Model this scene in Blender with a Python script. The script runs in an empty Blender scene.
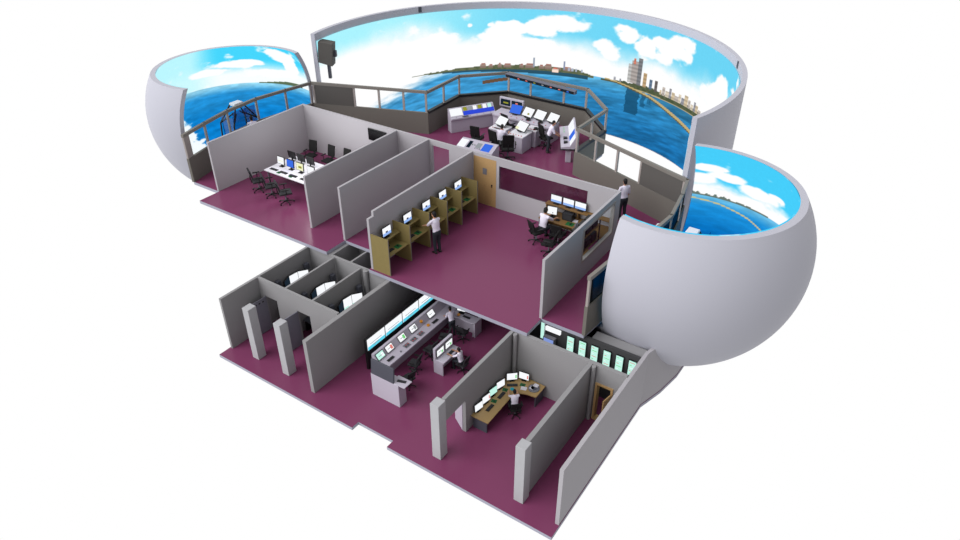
import bpy, bmesh, math, random
import numpy as np
from mathutils import Vector, Matrix
random.seed(4)
C = bpy.context.scene.collection
PI = math.pi
ZU = 2.368          # upper floor level
H = 2.3             # wall height

# ------------------------------------------------------------ materials
def lin(c):
    out = []
    for v in c:
        v = v / 255.0
        out.append(v / 12.92 if v <= 0.04045 else ((v + 0.055) / 1.055) ** 2.4)
    return out
MATS = {}
def mat(name, rgb, rough=0.6, var=0.06, scale=6.0, metal=0.0, spec=0.4):
    m = bpy.data.materials.new(name); m.use_nodes = True
    nt = m.node_tree; b = nt.nodes['Principled BSDF']
    col = lin(rgb)
    tc = nt.nodes.new('ShaderNodeTexCoord')
    n = nt.nodes.new('ShaderNodeTexNoise'); n.inputs['Scale'].default_value = scale; n.inputs['Detail'].default_value = 3
    nt.links.new(tc.outputs['Object'], n.inputs['Vector'])
    mx = nt.nodes.new('ShaderNodeMix'); mx.data_type = 'RGBA'
    mx.inputs[6].default_value = [c * (1 - var) for c in col] + [1]
    mx.inputs[7].default_value = [min(1, c * (1 + var)) for c in col] + [1]
    nt.links.new(n.outputs['Fac'], mx.inputs[0])
    nt.links.new(mx.outputs[2], b.inputs['Base Color'])
    b.inputs['Roughness'].default_value = rough
    b.inputs['Metallic'].default_value = metal
    b.inputs['Specular IOR Level'].default_value = spec
    MATS[name] = m
    return m
def emit(name, rgb, s=1.0):
    m = bpy.data.materials.new(name); m.use_nodes = True
    nt = m.node_tree; nt.nodes.clear()
    o = nt.nodes.new('ShaderNodeOutputMaterial'); e = nt.nodes.new('ShaderNodeEmission')
    e.inputs['Color'].default_value = lin(rgb) + [1]; e.inputs['Strength'].default_value = s
    nt.links.new(e.outputs[0], o.inputs[0]); MATS[name] = m
    return m
def tinted(name, rgb, alpha):
    m = bpy.data.materials.new(name); m.use_nodes = True
    nt = m.node_tree; nt.nodes.clear()
    o = nt.nodes.new('ShaderNodeOutputMaterial'); t = nt.nodes.new('ShaderNodeBsdfTransparent')
    g = nt.nodes.new('ShaderNodeBsdfGlossy'); g.inputs['Roughness'].default_value = 0.1
    mx = nt.nodes.new('ShaderNodeMixShader'); mx.inputs[0].default_value = alpha
    t.inputs['Color'].default_value = lin(rgb) + [1]
    nt.links.new(t.outputs[0], mx.inputs[1]); nt.links.new(g.outputs[0], mx.inputs[2])
    nt.links.new(mx.outputs[0], o.inputs[0]); MATS[name] = m
    return m
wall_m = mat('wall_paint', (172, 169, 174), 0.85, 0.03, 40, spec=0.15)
lowwall_m = mat('lower_wall_shaded', (146, 145, 147), 0.85, 0.03, 40, spec=0.15)  # wall colour darkened to imitate the shade in the lower rooms
par_m = mat('parapet_paint', (112, 108, 102), 0.8, 0.04, 30, spec=0.2)
rail_m = mat('window_frame_paint', (124, 119, 113), 0.6, 0.03, 30)
mull_m = mat('mullion_paint', (160, 152, 148), 0.6, 0.03, 30)
panelgrey = mat('blank_panel_grey', (88, 85, 82), 0.8, 0.04, 30)
floor_m = mat('maroon_carpet', (122, 60, 94), 0.25, 0.03, 60, spec=0.17)
slab_m = mat('slab_edge', (160, 160, 176), 0.7, 0.03, 20)
shell_m = mat('shell_paint', (182, 182, 193), 0.6, 0.02, 30, spec=0.25)
black = mat('black_plastic', (22, 22, 24), 0.45)
darkfab = mat('dark_grey_fabric', (42, 42, 46), 0.8, 0.12, 60)
blackfab = mat('black_fabric', (14, 14, 15), 0.85, 0.1, 60)
white = mat('white_laminate', (220, 218, 226), 0.45, 0.02)
lav = mat('lavender_grey_metal', (184, 178, 192), 0.5, 0.03)
slate = mat('slate_panel', (74, 76, 86), 0.5, 0.04)
greyplas = mat('grey_plastic', (112, 112, 120), 0.5)
doorgrey = mat('grey_door_paint', (120, 120, 132), 0.6)
ply = mat('plywood', (134, 119, 74), 0.6, 0.09, 9)
plyedge = mat('plywood_edge', (112, 106, 98), 0.6)
oak = mat('oak', (180, 146, 100), 0.5, 0.10, 14)
deskwood = mat('beech_desk', (166, 138, 92), 0.5, 0.05, 12)
hutchwood = mat('brown_wood', (122, 92, 52), 0.5, 0.1, 10)
green = mat('green_mat', (14, 92, 46), 0.6)
cyanm = mat('cyan_card', (20, 165, 185), 0.6)
orange = mat('amber_knob', (210, 140, 40), 0.5)
redm = mat('red_button', (190, 40, 50), 0.5)
paper = mat('paper', (215, 213, 222), 0.8)
skin = mat('skin', (190, 140, 112), 0.6)
shirt_m = mat('white_shirt', (224, 218, 234), 0.85)
trouser = mat('charcoal_trousers', (40, 44, 52), 0.85)
shoe = mat('black_leather', (16, 16, 18), 0.4)
hair = mat('black_hair', (20, 18, 20), 0.7)
glass_dark = tinted('smoked_glass', (205, 190, 200), 0.05)
glass_teal = tinted('teal_glass', (72, 86, 88), 0.10)
glass_blue = tinted('blue_glass', (196, 214, 226), 0.05)
glass_clear = tinted('clear_glass', (235, 240, 242), 0.04)
E_white = emit('screen_white', (250, 252, 255), 1.0)
E_pale = emit('screen_pale_blue', (150, 185, 245), 1.0)
E_blue = emit('screen_blue', (62, 112, 230), 1.0)
E_deep = emit('screen_deep_blue', (50, 75, 215), 1.0)
E_mint = emit('screen_mint', (196, 246, 232), 1.0)
E_cream = emit('screen_cream', (245, 246, 205), 1.0)
E_green = emit('screen_green', (110, 215, 120), 1.0)
E_red = emit('screen_red', (225, 120, 110), 1.0)
E_cyan = emit('screen_cyan', (96, 214, 240), 1.0)
E_grey = emit('screen_grey', (150, 155, 160), 1.0)
E_dark = emit('screen_dark', (28, 40, 52), 1.0)
E_ink = emit('screen_ink', (60, 60, 80), 1.0)
E_olive = emit('screen_olive', (150, 150, 50), 1.0)

# ------------------------------------------------------------ mesh builder
class MB:
    def __init__(s): s.v = []; s.f = []; s.m = []
    def add(s, vs, fs, mi=0, M=None):
        o = len(s.v)
        if M is not None: vs = [tuple(M @ Vector(p)) for p in vs]
        s.v += [tuple(p) for p in vs]
        s.f += [tuple(i + o for i in f) for f in fs]
        s.m += [mi] * len(fs)
        return s
    def box(s, x0, x1, y0, y1, z0, z1, mi=0, M=None):
        if x0 > x1: x0, x1 = x1, x0
        if y0 > y1: y0, y1 = y1, y0
        if z0 > z1: z0, z1 = z1, z0
        return s.add([(x0,y0,z0),(x1,y0,z0),(x1,y1,z0),(x0,y1,z0),(x0,y0,z1),(x1,y0,z1),(x1,y1,z1),(x0,y1,z1)],
              [(0,3,2,1),(4,5,6,7),(0,1,5,4),(1,2,6,5),(2,3,7,6),(3,0,4,7)], mi, M)
    def prism(s, poly, z0, z1, mi=0, M=None, top=None):
        n = len(poly)
        area = sum(poly[i][0]*poly[(i+1)%n][1]-poly[(i+1)%n][0]*poly[i][1] for i in range(n))
        if area < 0: poly = poly[::-1]
        vs = [(x,y,z0) for x,y in poly] + [(x,y,z1) for x,y in poly]
        s.add(vs, [tuple(range(n-1,-1,-1))] + [(i,(i+1)%n,n+(i+1)%n,n+i) for i in range(n)], mi, M)
        s.add([(x,y,z1) for x,y in poly], [tuple(range(n))], mi if top is None else top, M)
        return s
    def prof(s, prof, x0, x1, mi=0, M=None):
        # profile in (y,z), extruded along x
        n = len(prof)
        area = sum(prof[i][0]*prof[(i+1)%n][1]-prof[(i+1)%n][0]*prof[i][1] for i in range(n))
        if area < 0: prof = prof[::-1]
        vs = [(x0,y,z) for y,z in prof] + [(x1,y,z) for y,z in prof]
        return s.add(vs, [tuple(range(n-1,-1,-1)), tuple(range(n,2*n))] + [(i,(i+1)%n,n+(i+1)%n,n+i) for i in range(n)], mi, M)
    def tube(s, pts, rads, n=10, mi=0, up=(0,1,0), cap=True):
        # pts list, rads list of r or (rx, ry)
        pts = [Vector(p) for p in pts]; rings = []
        o = len(s.v)
        for i, p in enumerate(pts):
            d = (pts[min(i+1,len(pts)-1)] - pts[max(i-1,0)])
            if d.length < 1e-9: d = Vector((0,0,1))
            d.normalize()
            u = Vector(up); u = u - d * u.dot(d)
            if u.length < 1e-3: u = Vector((1,0,0)) - d * d.x
            if u.length < 1e-3: u = Vector((0,0,1)) - d * d.z
            u.normalize(); w = d.cross(u)
            r = rads[i] if isinstance(rads, (list, tuple)) else rads
            ra, rb = (r if isinstance(r, (list, tuple)) else (r, r))
            for k in range(n):
                a = 2*PI*k/n
                s.v.append(tuple(p + w*(ra*math.cos(a)) + u*(rb*math.sin(a))))
        for i in range(len(pts)-1):
            for k in range(n):
                a = o+i*n+k; b = o+i*n+(k+1)%n
                s.f.append((a, b, b+n, a+n)); s.m.append(mi)
        if cap:
            s.f.append(tuple(o+k for k in range(n-1,-1,-1))); s.m.append(mi)
            s.f.append(tuple(o+(len(pts)-1)*n+k for k in range(n))); s.m.append(mi)
        return s
    def ball(s, c, r, mi=0, M=None, nu=14, nv=9):
        rx, ry, rz = r if isinstance(r, (list, tuple)) else (r, r, r)
        vs = []; fs = []
        vs.append((c[0],c[1],c[2]-rz))
        for j in range(1, nv):
            ph = -PI/2 + PI*j/nv
            for i in range(nu):
                a = 2*PI*i/nu
                vs.append((c[0]+rx*math.cos(ph)*math.cos(a), c[1]+ry*math.cos(ph)*math.sin(a), c[2]+rz*math.sin(ph)))
        vs.append((c[0],c[1],c[2]+rz)); L = len(vs)-1
        for i in range(nu): fs.append((0, 1+(i+1)%nu, 1+i)); fs.append((L, 1+(nv-2)*nu+i, 1+(nv-2)*nu+(i+1)%nu))
        for j in range(nv-2):
            for i in range(nu):
                a = 1+j*nu+i; b = 1+j*nu+(i+1)%nu
                fs.append((a,b,b+nu,a+nu))
        return s.add(vs, fs, mi, M)
    def build(s, name, mats, parent=None, bevel=0, smooth=False, loc=None, rz=0):
        me = bpy.data.meshes.new(name); me.from_pydata(s.v, [], s.f)
        if not isinstance(mats, (list, tuple)): mats = [mats]
        for m in mats: me.materials.append(m)
        me.polygons.foreach_set('material_index', s.m)
        if smooth: me.polygons.foreach_set('use_smooth', [True]*len(s.f))
        me.update()
        o = bpy.data.objects.new(name, me); C.objects.link(o)
        if parent: o.parent = parent
        if loc is not None: o.location = loc
        if rz: o.rotation_euler = (0,0,rz)
        if bevel:
            b = o.modifiers.new('bevel', 'BEVEL'); b.width = bevel; b.segments = 2; b.limit_method = 'ANGLE'
        return o
def tag(o, label, cat, group=None):
    o['label'] = label; o['category'] = cat
    if group: o['group'] = group
    return o
def thing(name, label, cat, loc=(0,0,0), rz=0, group=None, scale=1.0):
    o = bpy.data.objects.new(name, None); C.objects.link(o)
    o.empty_display_size = 0.1
    o.location = loc; o.rotation_euler = (0,0,rz); o.scale = (scale,)*3
    return tag(o, label, cat, group)
def struct(o): o['kind'] = 'structure'; return o
def dup(src, label, loc, rz=0, group=None, scale=None, skip=()):
    r = src.copy(); C.objects.link(r); r.location = loc; r.rotation_euler = (0,0,rz)
    r['label'] = label
    if group: r['group'] = group
    if scale: r.scale = (scale,)*3
    for ch in list(src.children):
        c = ch.copy(); C.objects.link(c); c.parent = r
        for g in list(ch.children):
            d = g.copy(); C.objects.link(d); d.parent = c
    return r

# ------------------------------------------------------------ walls
def grid_wall(name, m, axis, pos, a0, a1, z0, z1, t, openings=()):
    """wall along 'x' or 'y' at pos (centre), openings (a,b,zb,zt)"""
    As = sorted({a0, a1} | {v for o in openings for v in o[:2]}); Zs = sorted({z0, z1} | {v for o in openings for v in o[2:4]})
    As = [a for a in As if a0 <= a <= a1]; Zs = [z for z in Zs if z0 <= z <= z1]
    def solid(i, j):
        if i < 0 or j < 0 or i >= len(As)-1 or j >= len(Zs)-1: return False
        am = (As[i]+As[i+1])/2; zm = (Zs[j]+Zs[j+1])/2
        return not any(o[0] < am < o[1] and o[2] < zm < o[3] for o in openings)
    mb = MB(); h = t/2
    def P(a, d, z): return (a, pos+d, z) if axis == 'x' else (pos-d, a, z)
    for i in range(len(As)-1):
        for j in range(len(Zs)-1):
            if not solid(i, j): continue
            A, B_, Z0, Z1 = As[i], As[i+1], Zs[j], Zs[j+1]
            mb.add([P(A,-h,Z0),P(B_,-h,Z0),P(B_,-h,Z1),P(A,-h,Z1)], [(0,1,2,3)])
            mb.add([P(A,h,Z0),P(B_,h,Z0),P(B_,h,Z1),P(A,h,Z1)], [(3,2,1,0)])
            if not solid(i-1, j): mb.add([P(A,-h,Z0),P(A,-h,Z1),P(A,h,Z1),P(A,h,Z0)], [(0,1,2,3)])
            if not solid(i+1, j): mb.add([P(B_,-h,Z0),P(B_,-h,Z1),P(B_,h,Z1),P(B_,h,Z0)], [(3,2,1,0)])
            if not solid(i, j+1): mb.add([P(A,-h,Z1),P(B_,-h,Z1),P(B_,h,Z1),P(A,h,Z1)], [(0,1,2,3)])
            if not solid(i, j-1): mb.add([P(A,-h,Z0),P(B_,-h,Z0),P(B_,h,Z0),P(A,h,Z0)], [(3,2,1,0)])
    return struct(mb.build(name, m))

# ---- floors
BR = [(-1.62,-5.58),(-2.05,-4.1),(-2.45,-2.5),(-2.6,-0.6),(-2.35,1.1),(-2.08,2.62),(3.82,4.85),(3.72,7.8),(5.6,9.75),(10.4,9.72),(12.45,7.6),(12.38,4.7),(18.28,2.42),(18.55,1.1),(18.8,-0.6),(18.65,-2.5),(18.3,-4.1),(18.15,-5.7)]
up = [(0.12,-5.58),(0.12,-6.61),(7.66,-6.61),(7.66,-5.58),(9.83,-5.58),(9.83,-6.63),(16.58,-6.63),(16.58,-5.7)] + BR[::-1]
struct(MB().prism(up, ZU-0.14, ZU, 0, top=1).build('floor', [slab_m, floor_m]))
low = [(6.49,-11.3),(12.95,-11.3),(12.95,-11.0),(14.4,-11.0),(14.4,-11.3),(20.22,-11.3),(20.22,-5.2),(20.5,-4.2),(20.68,-3.1),(20.7,-2.2),(6.49,-2.2)]
struct(MB().prism(low, -0.12, 0, 0, top=1).build('floor', [slab_m, floor_m]))

# ---- upper walls
T = 0.1
grid_wall('wall_left', wall_m, 'y', 0.05, -5.57, -0.05, ZU, ZU+H, T)
grid_wall('wall_middle', wall_m, 'y', 5.87, -5.62, -0.05, ZU, ZU+H, T)
grid_wall('wall_middle', wall_m, 'y', 7.64, -5.58, -0.05, ZU, ZU+H, T)
grid_wall('wall_middle', wall_m, 'y', 9.92, -6.54, -0.05, ZU, ZU+H, T, [(-6.7, -6.27, ZU+H-0.2, ZU+H+1)])
wb = grid_wall('wall_back', wall_m, 'x', 0.0, 0.0, 16.6, ZU, ZU+H, T,
          [(7.85, 8.75, ZU, ZU+2.07), (10.02, 11.14, ZU, ZU+2.16), (11.25, 15.32, ZU+0.9, ZU+2.0)])
grid_wall('wall_right', wall_m, 'y', 16.55, -5.7, -0.05, ZU, ZU+H, T, [(-3.0, -0.42, ZU+0.72, ZU+2.1)])
# smoked window in the back wall and the window of the right wall
f = MB()
for a in (MB(),):
    f.box(11.25,15.32,-0.055,0.055,ZU+0.9,ZU+0.93); f.box(11.25,15.32,-0.055,0.055,ZU+1.97,ZU+2.0)
    f.box(11.25,11.28,-0.055,0.055,ZU+0.93,ZU+1.97); f.box(15.29,15.32,-0.055,0.055,ZU+0.93,ZU+1.97)
w = struct(f.build('window_1', wall_m))
MB().box(11.28,15.29,-0.008,0.008,ZU+0.93,ZU+1.97).build('window_pane', glass_dark, w)
f = MB(); x0, x1 = 16.48, 16.62
f.box(x0,x1,-3.0,-0.42,ZU+0.72,ZU+0.8); f.box(x0,x1,-3.0,-0.42,ZU+2.02,ZU+2.1)
f.box(x0,x1,-3.0,-2.93,ZU+0.8,ZU+2.02); f.box(x0,x1,-0.49,-0.42,ZU+0.8,ZU+2.02)
w = struct(f.build('window_2', mull_m))
MB().box(16.545,16.555,-2.93,-0.49,ZU+0.8,ZU+2.02).build('window_pane', glass_clear, w)
# oak door
d = struct(MB().box(10.06,11.10,-0.055,0.0,ZU+0.01,ZU+2.12).build('door_1', oak, bevel=0.005))
MB().box(10.02,10.06,-0.06,0.05,ZU,ZU+2.16).box(11.10,11.14,-0.06,0.05,ZU,ZU+2.16).box(10.06,11.10,-0.06,0.05,ZU+2.12,ZU+2.16).build('door_frame', oak, d)
for (a,b) in ((10.28,10.56),(10.64,10.92)):
    MB().box(a,b,-0.065,-0.055,ZU+0.2,ZU+0.95).build('door_panel', oak, d, bevel=0.004)
MB().box(10.48,10.68,-0.065,-0.055,ZU+1.42,ZU+1.7).build('vision_panel', greyplas, d)
MB().tube([(10.94,-0.1,ZU+1.05),(10.94,-0.1,ZU+0.93)], 0.018).box(10.92,10.96,-0.1,-0.045,ZU+1.0,ZU+1.03).build('door_handle', black, d)

# ---- bridge parapets and window band
def facet(p, q, posts, solid=(), sill=False, n=1, rail=True):
    p = Vector((p[0],p[1],0)); q = Vector((q[0],q[1],0)); L = (q-p).length; ang = math.atan2(q.y-p.y, q.x-p.x)
    M = Matrix.Translation(p) @ Matrix.Rotation(ang, 4, 'Z')
    struct(MB().box(-0.03,L+0.03,-0.06,0.06,ZU,ZU+1.14,0,M).build('wall_bridge', par_m))
    fr = MB()
    fr.box(-0.03,L+0.03,-0.06,0.06,ZU+2.14,ZU+2.28,0,M)
    o = struct(fr.build('window_%d' % n, rail_m))
    pm = MB()
    for t in posts: 
        pm2 = MB().box(t*L-0.05,t*L+0.05,-0.04,0.04,ZU+1.14,ZU+2.16,0,M); pm2.build('mullion', mull_m, o)
    for (a,b) in solid:
        MB().box(a*L,b*L,-0.04,0.04,ZU+1.14,ZU+2.16,0,M).build('blank_panel', panelgrey, o)
    if sill: MB().box(0.0,L-0.0,-0.1,0.1,ZU+1.1,ZU+1.22,0,M).build('sill', black, o)
    return o
n = 3
wing_posts = {0:[0.02,0.98],1:[0.98],2:[0.98],3:[0.98],4:[0.95]}
for i in range(len(BR)-1):
    p, q = BR[i], BR[i+1]
    if i < 5:
        o = facet(p, q, wing_posts[i], n=n)
        if i == 0:
            pv = Vector((p[0],p[1],0)); qv = Vector((q[0],q[1],0))
            M = Matrix.Translation(pv) @ Matrix.Rotation(math.atan2(qv.y-pv.y, qv.x-pv.x), 4, 'Z')
            MB().box(0.06,0.36,-0.03,0.03,ZU+1.14,ZU+2.14,0,M).build('end_panel', mull_m, o)
    elif i == 5: facet(p, q, [0.02,0.375,0.59,0.80,0.99], [(0.03,0.37)], n=n)
    elif i == 6: facet(p, q, [0.5], sill=True, n=n)
    elif i == 7: facet(p, q, [0.0], sill=True, n=n)
    elif i == 8: facet(p, q, [0.01,0.30,0.72,0.99], sill=True, n=n)
    elif i == 9: facet(p, q, [1.0], sill=True, n=n)
    elif i == 10: facet(p, q, [0.5], sill=True, n=n)
    elif i == 11: facet(p, q, [0.01,0.20,0.41,0.625,0.98], [(0.63,0.97)], n=n)
    else:
        o = facet(p, q, wing_posts[16-i] if 16-i in wing_posts else [0.02], n=n)
        pv = Vector((p[0],p[1],0)); qv = Vector((q[0],q[1],0)); L = (qv-pv).length
        M = Matrix.Translation(pv) @ Matrix.Rotation(math.atan2(qv.y-pv.y, qv.x-pv.x), 4, 'Z')
        MB().box(0.05,L-0.05,-0.008,0.008,ZU+1.15,ZU+2.15,0,M).build('window_pane', glass_teal, o)
    n += 1

# ---- big curved projection screen and the two pods
CX, CY = 8.1, 5.79
def vnoise(x, y, seed=0):
    xi = np.floor(x).astype(int); yi = np.floor(y).astype(int); fx = x-xi; fy = y-yi
    fx = fx*fx*(3-2*fx); fy = fy*fy*(3-2*fy)
    def h(a, b):
        v = np.sin(a*127.1 + b*311.7 + seed*74.7)*43758.5453
        return v - np.floor(v)
    return (h(xi,yi)*(1-fx)+h(xi+1,yi)*fx)*(1-fy) + (h(xi,yi+1)*(1-fx)+h(xi+1,yi+1)*fx)*fy
def fbm(x, y, seed=0, o=4):
    s = 0; a = 0.5; t = 0
    for k in range(o):
        s = s + a*vnoise(x*2**k, y*2**k, seed+k); t += a; a *= 0.5
    return s/t
def sst(a, b, x):
    t = np.clip((x-a)/(b-a), 0, 1); return t*t*(3-2*t)
def mixc(c0, c1, f):
    return c0*(1-f[..., None]) + np.array(c1, float)*f[..., None]
CLOUDS = [(150.8,4.64,8.8,.5),(143.7,4.97,5.6,.42),(135.8,3.95,10.7,.8),(124.9,5.22,6.2,.62),(121.6,5.5,4.7,.4),(104.0,5.95,9.2,.55),(110.1,5.75,5.7,.6),(113.0,4.4,11.8,.5),(89.0,5.0,4.5,.45),(86.3,4.6,4.5,.5),(80.6,5.9,5.3,.5),(74.4,5.44,4.2,.7),(62.7,5.6,7.2,.75),(68.1,5.9,4.7,.41),(56.7,6.2,4.4,.35),(36.2,5.35,5.0,.6),(39.2,4.6,7.5,.6),(135.0,5.7,1.3,.15),(128,5.7,1.5,.12)]
def paint_main(th, z):
    x = np.radians(th)*10.3
    c = np.zeros(th.shape+(3,)) + np.array([118.,218,248])
    c = mixc(c, (176,246,255), sst(112,165,th)*0.9)
    c = mixc(c, (96,206,242), sst(110,75,th)*0.45*sst(4.4,5.6,z))
    c = mixc(c, (255,255,255), sst(5.6,4.1,z + 1.3*(fbm(x*.5,z*.5,9)-.5) - 0.9*sst(120,165,th)))
    wn = fbm(x*0.9, z*1.6, 3, 5) - 0.5
    m = np.zeros(th.shape)
    for a, zz, ra, rz in CLOUDS:
        m = np.maximum(m, 1.35 - np.sqrt(((th-a)/ra)**2 + ((z-zz)/rz)**2))
    c = mixc(c, (255,255,255), sst(0.15, 0.5, m + wn*1.7))
    # sea
    d = 3.08 - z
    sea = np.zeros(c.shape) + np.array([86.,172,216])
    sea = mixc(sea, (48,134,188), sst(0.0, 1.0, d))
    sea = mixc(sea, (28,108,166), sst(0.8, 3.0, d)*sst(130,70,th))
    sea = mixc(sea, (66,158,214), sst(95,150,th)*0.9)
    rip = fbm(x*1.3 + z*1.2, z*7 + x*.6, 5, 4) - 0.5
    sea = sea*(1 + rip[..., None]*0.55)
    glare = sst(0.25, 0.7, sst(125,180,th)*1.15 - np.maximum(d,0)*0.5 + rip*0.35 + .14)
    sea = mixc(sea, (255,255,255), glare)
    rg = np.exp(-((th-118)/22.)**2)*np.exp(-(d/0.22)**2)*0.55
    sea = mixc(sea, (240,250,255), rg)
    # reflections of the towers
    def refl(a0, a1, zb, f):
        nonlocal sea
        k = ((th > a0+rip*1.5) & (th < a1+rip*1.5) & (z > zb)).astype(float)*f
        sea = mixc(sea, (22,72,104), k)
    refl(74.4,79.6,1.35,.75); refl(72.0,73.6,2.0,.6); refl(69.5,71.0,2.3,.5)
    refl(47,70,2.35,.42)
    c = np.where((d > 0)[..., None], sea, c)
    # left shore
    prof = 0.22*sst(156,120,th)*sst(91,99,th) + 0.03*sst(156,150,th)*(th > 91) + .07*(vnoise(x*5, z*0, 2)-.3)*((th>94)&(th<150))
    lm = (th > 92) & (th < 156) & (z > 3.0-0.05*sst(150,110,th)) & (z < 3.04+prof)
    g = fbm(x*6, z*9, 8)
    land = mixc(np.zeros(c.shape)+np.array([70.,84,58]), (124,126,96), g)
    c = np.where(lm[..., None], land, c)
    sh = (th > 94) & (th < 145) & (z <= 3.0) & (z > 2.93 - .12*sst(145,110,th))
    c = np.where(sh[..., None], np.array([44.,84,104]), c)
    def bld(a0, a1, z0, z1, col, win=True):
        nonlocal c
        k = (th > a0) & (th < a1) & (z > z0) & (z < z1)
        cc = np.zeros(c.shape)+np.array(col, float)
        if win: cc = cc*(0.92+0.14*((np.floor(z*9)%2) > 0))[..., None]
        c = np.where(k[..., None], cc, c)
    for a, w_, h_ in ((130.6,2.0,.3),(127.9,1.6,.22),(124.9,1.3,.3),(122.2,2.6,.28),(117.4,1.5,.28),(114.6,3.,.3),(110.6,1.8,.25),(108.2,2.6,.34),(104.4,1.4,.2),(101.5,3.0,.26)):
        bld(a-w_/2,a+w_/2,3.14,3.1+h_*.8,(150,128,118)); bld(a-w_/2+.3,a+w_/2-.4,3.1+h_*.8,3.17+h_*.8,(170,112,100),False)
    bld(104.6,106.8,2.98,3.2,(240,214,200)); bld(104.9,106.4,3.2,3.28,(206,90,70),False)
    bld(112.9,113.4,3.2,3.8,(150,160,176),False); bld(102.3,102.9,3.2,3.7,(140,150,176),False)
    for a in (96,98,99.4,100.6): bld(a,a+.7,3.15,3.36,(172,180,196),False)
    # right city
    lm = (th > 44) & (th < 89.5) & (z > 2.93-.05*sst(80,60,th)) & (z < 3.06+0.16*sst(88,76,th)*(0.6+.8*vnoise(x*4, z*0, 4)))
    c = np.where(lm[..., None], mixc(np.zeros(c.shape)+np.array([58.,74,52]), (110,112,84), g), c)
    bld(77.2,79.8,3.2,4.25,(186,186,184)); bld(75.9,78.4,3.2,4.5,(168,160,156)); bld(77.0,77.9,4.3,4.62,(206,122,100)); bld(74.4,76.0,3.15,4.72,(120,122,126))
    bld(72.2,73.7,3.15,3.98,(186,158,120)); bld(69.8,71.1,3.15,3.72,(96,118,142)); bld(67.6,68.8,3.12,3.74,(104,98,96)); bld(84,84.7,3.1,3.32,(170,172,180)); bld(82,82.6,3.1,3.28,(150,150,160))
    a = 66.4; k = 0
    while a > 46:
        w_ = 0.9+0.9*((k*0.37) % 1); h_ = 0.22+0.34*((k*0.618) % 1)
        bld(a-w_,a,3.1,3.12+h_,[(206,188,158),(188,178,170),(214,202,182),(150,150,158)][k % 4]); a -= w_+0.15; k += 1
    # beach strip and breakwater
    bz = 2.93-.05*sst(80,60,th)
    c = np.where(((th > 44) & (th < 77) & (z < bz) & (z > bz-0.05))[..., None], np.array([190.,176,136]), c)
    bw = np.interp(th, [40,50.8,60.6,70,83.4,88], [1.7,1.99,2.33,2.72,3.04,3.1])
    wd = 0.035+0.05*sst(84,55,th)
    k = (th < 88) & (np.abs(z-bw) < wd)
    c = np.where(k[..., None], np.array([196.,174,122]), c)
    k2 = (th < 88) & (z < bw-wd) & (z > bw-wd-.07)
    c = np.where(k2[..., None], np.array([96.,92,66]), c)
    # jetty
    jz = np.interp(th, [122,131], [2.42,2.2])
    k = (th > 122) & (th < 130.8) & (np.abs(z-jz) < 0.11)
    c = np.where(k[..., None], np.array([104.,80,62]), c)
    return c
def paint_pod_left(th, z):
    x = np.radians(th)*4
    c = np.zeros(th.shape+(3,)) + np.array([70.,214,252])
    c = mixc(c, (250,255,255), sst(5.5,4.6,z) )
    c = mixc(c, (200,250,255), sst(150,178,th)*.9)
    wn = fbm(x*1.4, z*3, 3, 5) - 0.5
    m = np.zeros(th.shape)
    for a, zz, ra, rz in ((135,5.22,22,.22),(98,5.75,14,.35),(160,4.9,18,.2),(110,4.7,30,.25),(90,5.2,8,.5)):
        m = np.maximum(m, 1.35 - np.sqrt(((th-a)/ra)**2 + ((z-zz)/rz)**2))
    c = mixc(c, (255,255,255), sst(0.15, 0.5, m + wn*1.3))
    d = 4.12 - z
    sea = np.zeros(c.shape) + np.array([150.,214,240])
    sea = mixc(sea, (34,140,208), sst(0.0, .55, d)); sea = mixc(sea, (10,126,204), sst(.7, 1.7, d))
    rip = fbm(x*2 + z, z*9, 5, 4) - .5
    sea = sea*(1 + rip[..., None]*0.35)
    foam = sst(0.1, 0.4, sst(172,200,th)*1.1 - np.abs(z-1.7)*0.35 + rip*1.1 - .25)
    sea = mixc(sea, (245,252,255), foam)
    c = np.where((d > 0)[..., None], sea, c)
    k = (th > 84) & (th < 124) & (z > 4.1) & (z < 4.16 + 0.12*sst(122,95,th))
    c = np.where(k[..., None], np.array([92.,112,84]), c)
    return c
def paint_pod_right(th, z):
    x = np.radians(th)*4
    c = np.zeros(th.shape+(3,)) + np.array([70.,206,250])
    wn = fbm(x*1.4, z*3, 6, 5) - 0.5
    c = mixc(c, (255,255,255), sst(4.75,4.35,z + .9*wn*.6))
    m = np.zeros(th.shape)
    for a, zz, ra, rz in ((98,5.25,9,.16),(88,5.0,11,.2),(102,4.75,12,.25),(66,4.75,14,.25),(57,4.95,6,.12)):
        m = np.maximum(m, 1.35 - np.sqrt(((th-a)/ra)**2 + ((z-zz)/rz)**2))
    c = mixc(c, (255,255,255), sst(0.15, 0.5, m + wn*1.2))
    d = 4.04 - z
    sea = np.zeros(c.shape) + np.array([110.,190,230])
    sea = mixc(sea, (26,140,214), sst(0.0, .5, d)); sea = mixc(sea, (4,110,190), sst(.5, 1.6, d))
    rip = fbm(x*2 + z, z*9, 5, 4) - .5
    sea = sea*(1 + rip[..., None]*0.22)
    c = np.where((d > 0)[..., None], sea, c)
    k = (th > 60) & (th < 112) & (z > 4.02) & (z < 4.04 + .02 + 0.12*vnoise(x*9, z*0, 3)*sst(60,95,th))
    c = np.where(k[..., None], np.array([104.,120,112]), c)
    bw = np.interp(th, [40,60.4,71.8,89.6,104.7], [3.1,3.4,3.62,3.8,3.86])
    c = np.where((np.abs(z-bw) < 0.025)[..., None], np.array([204.,196,130]), c)
    return c
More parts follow.
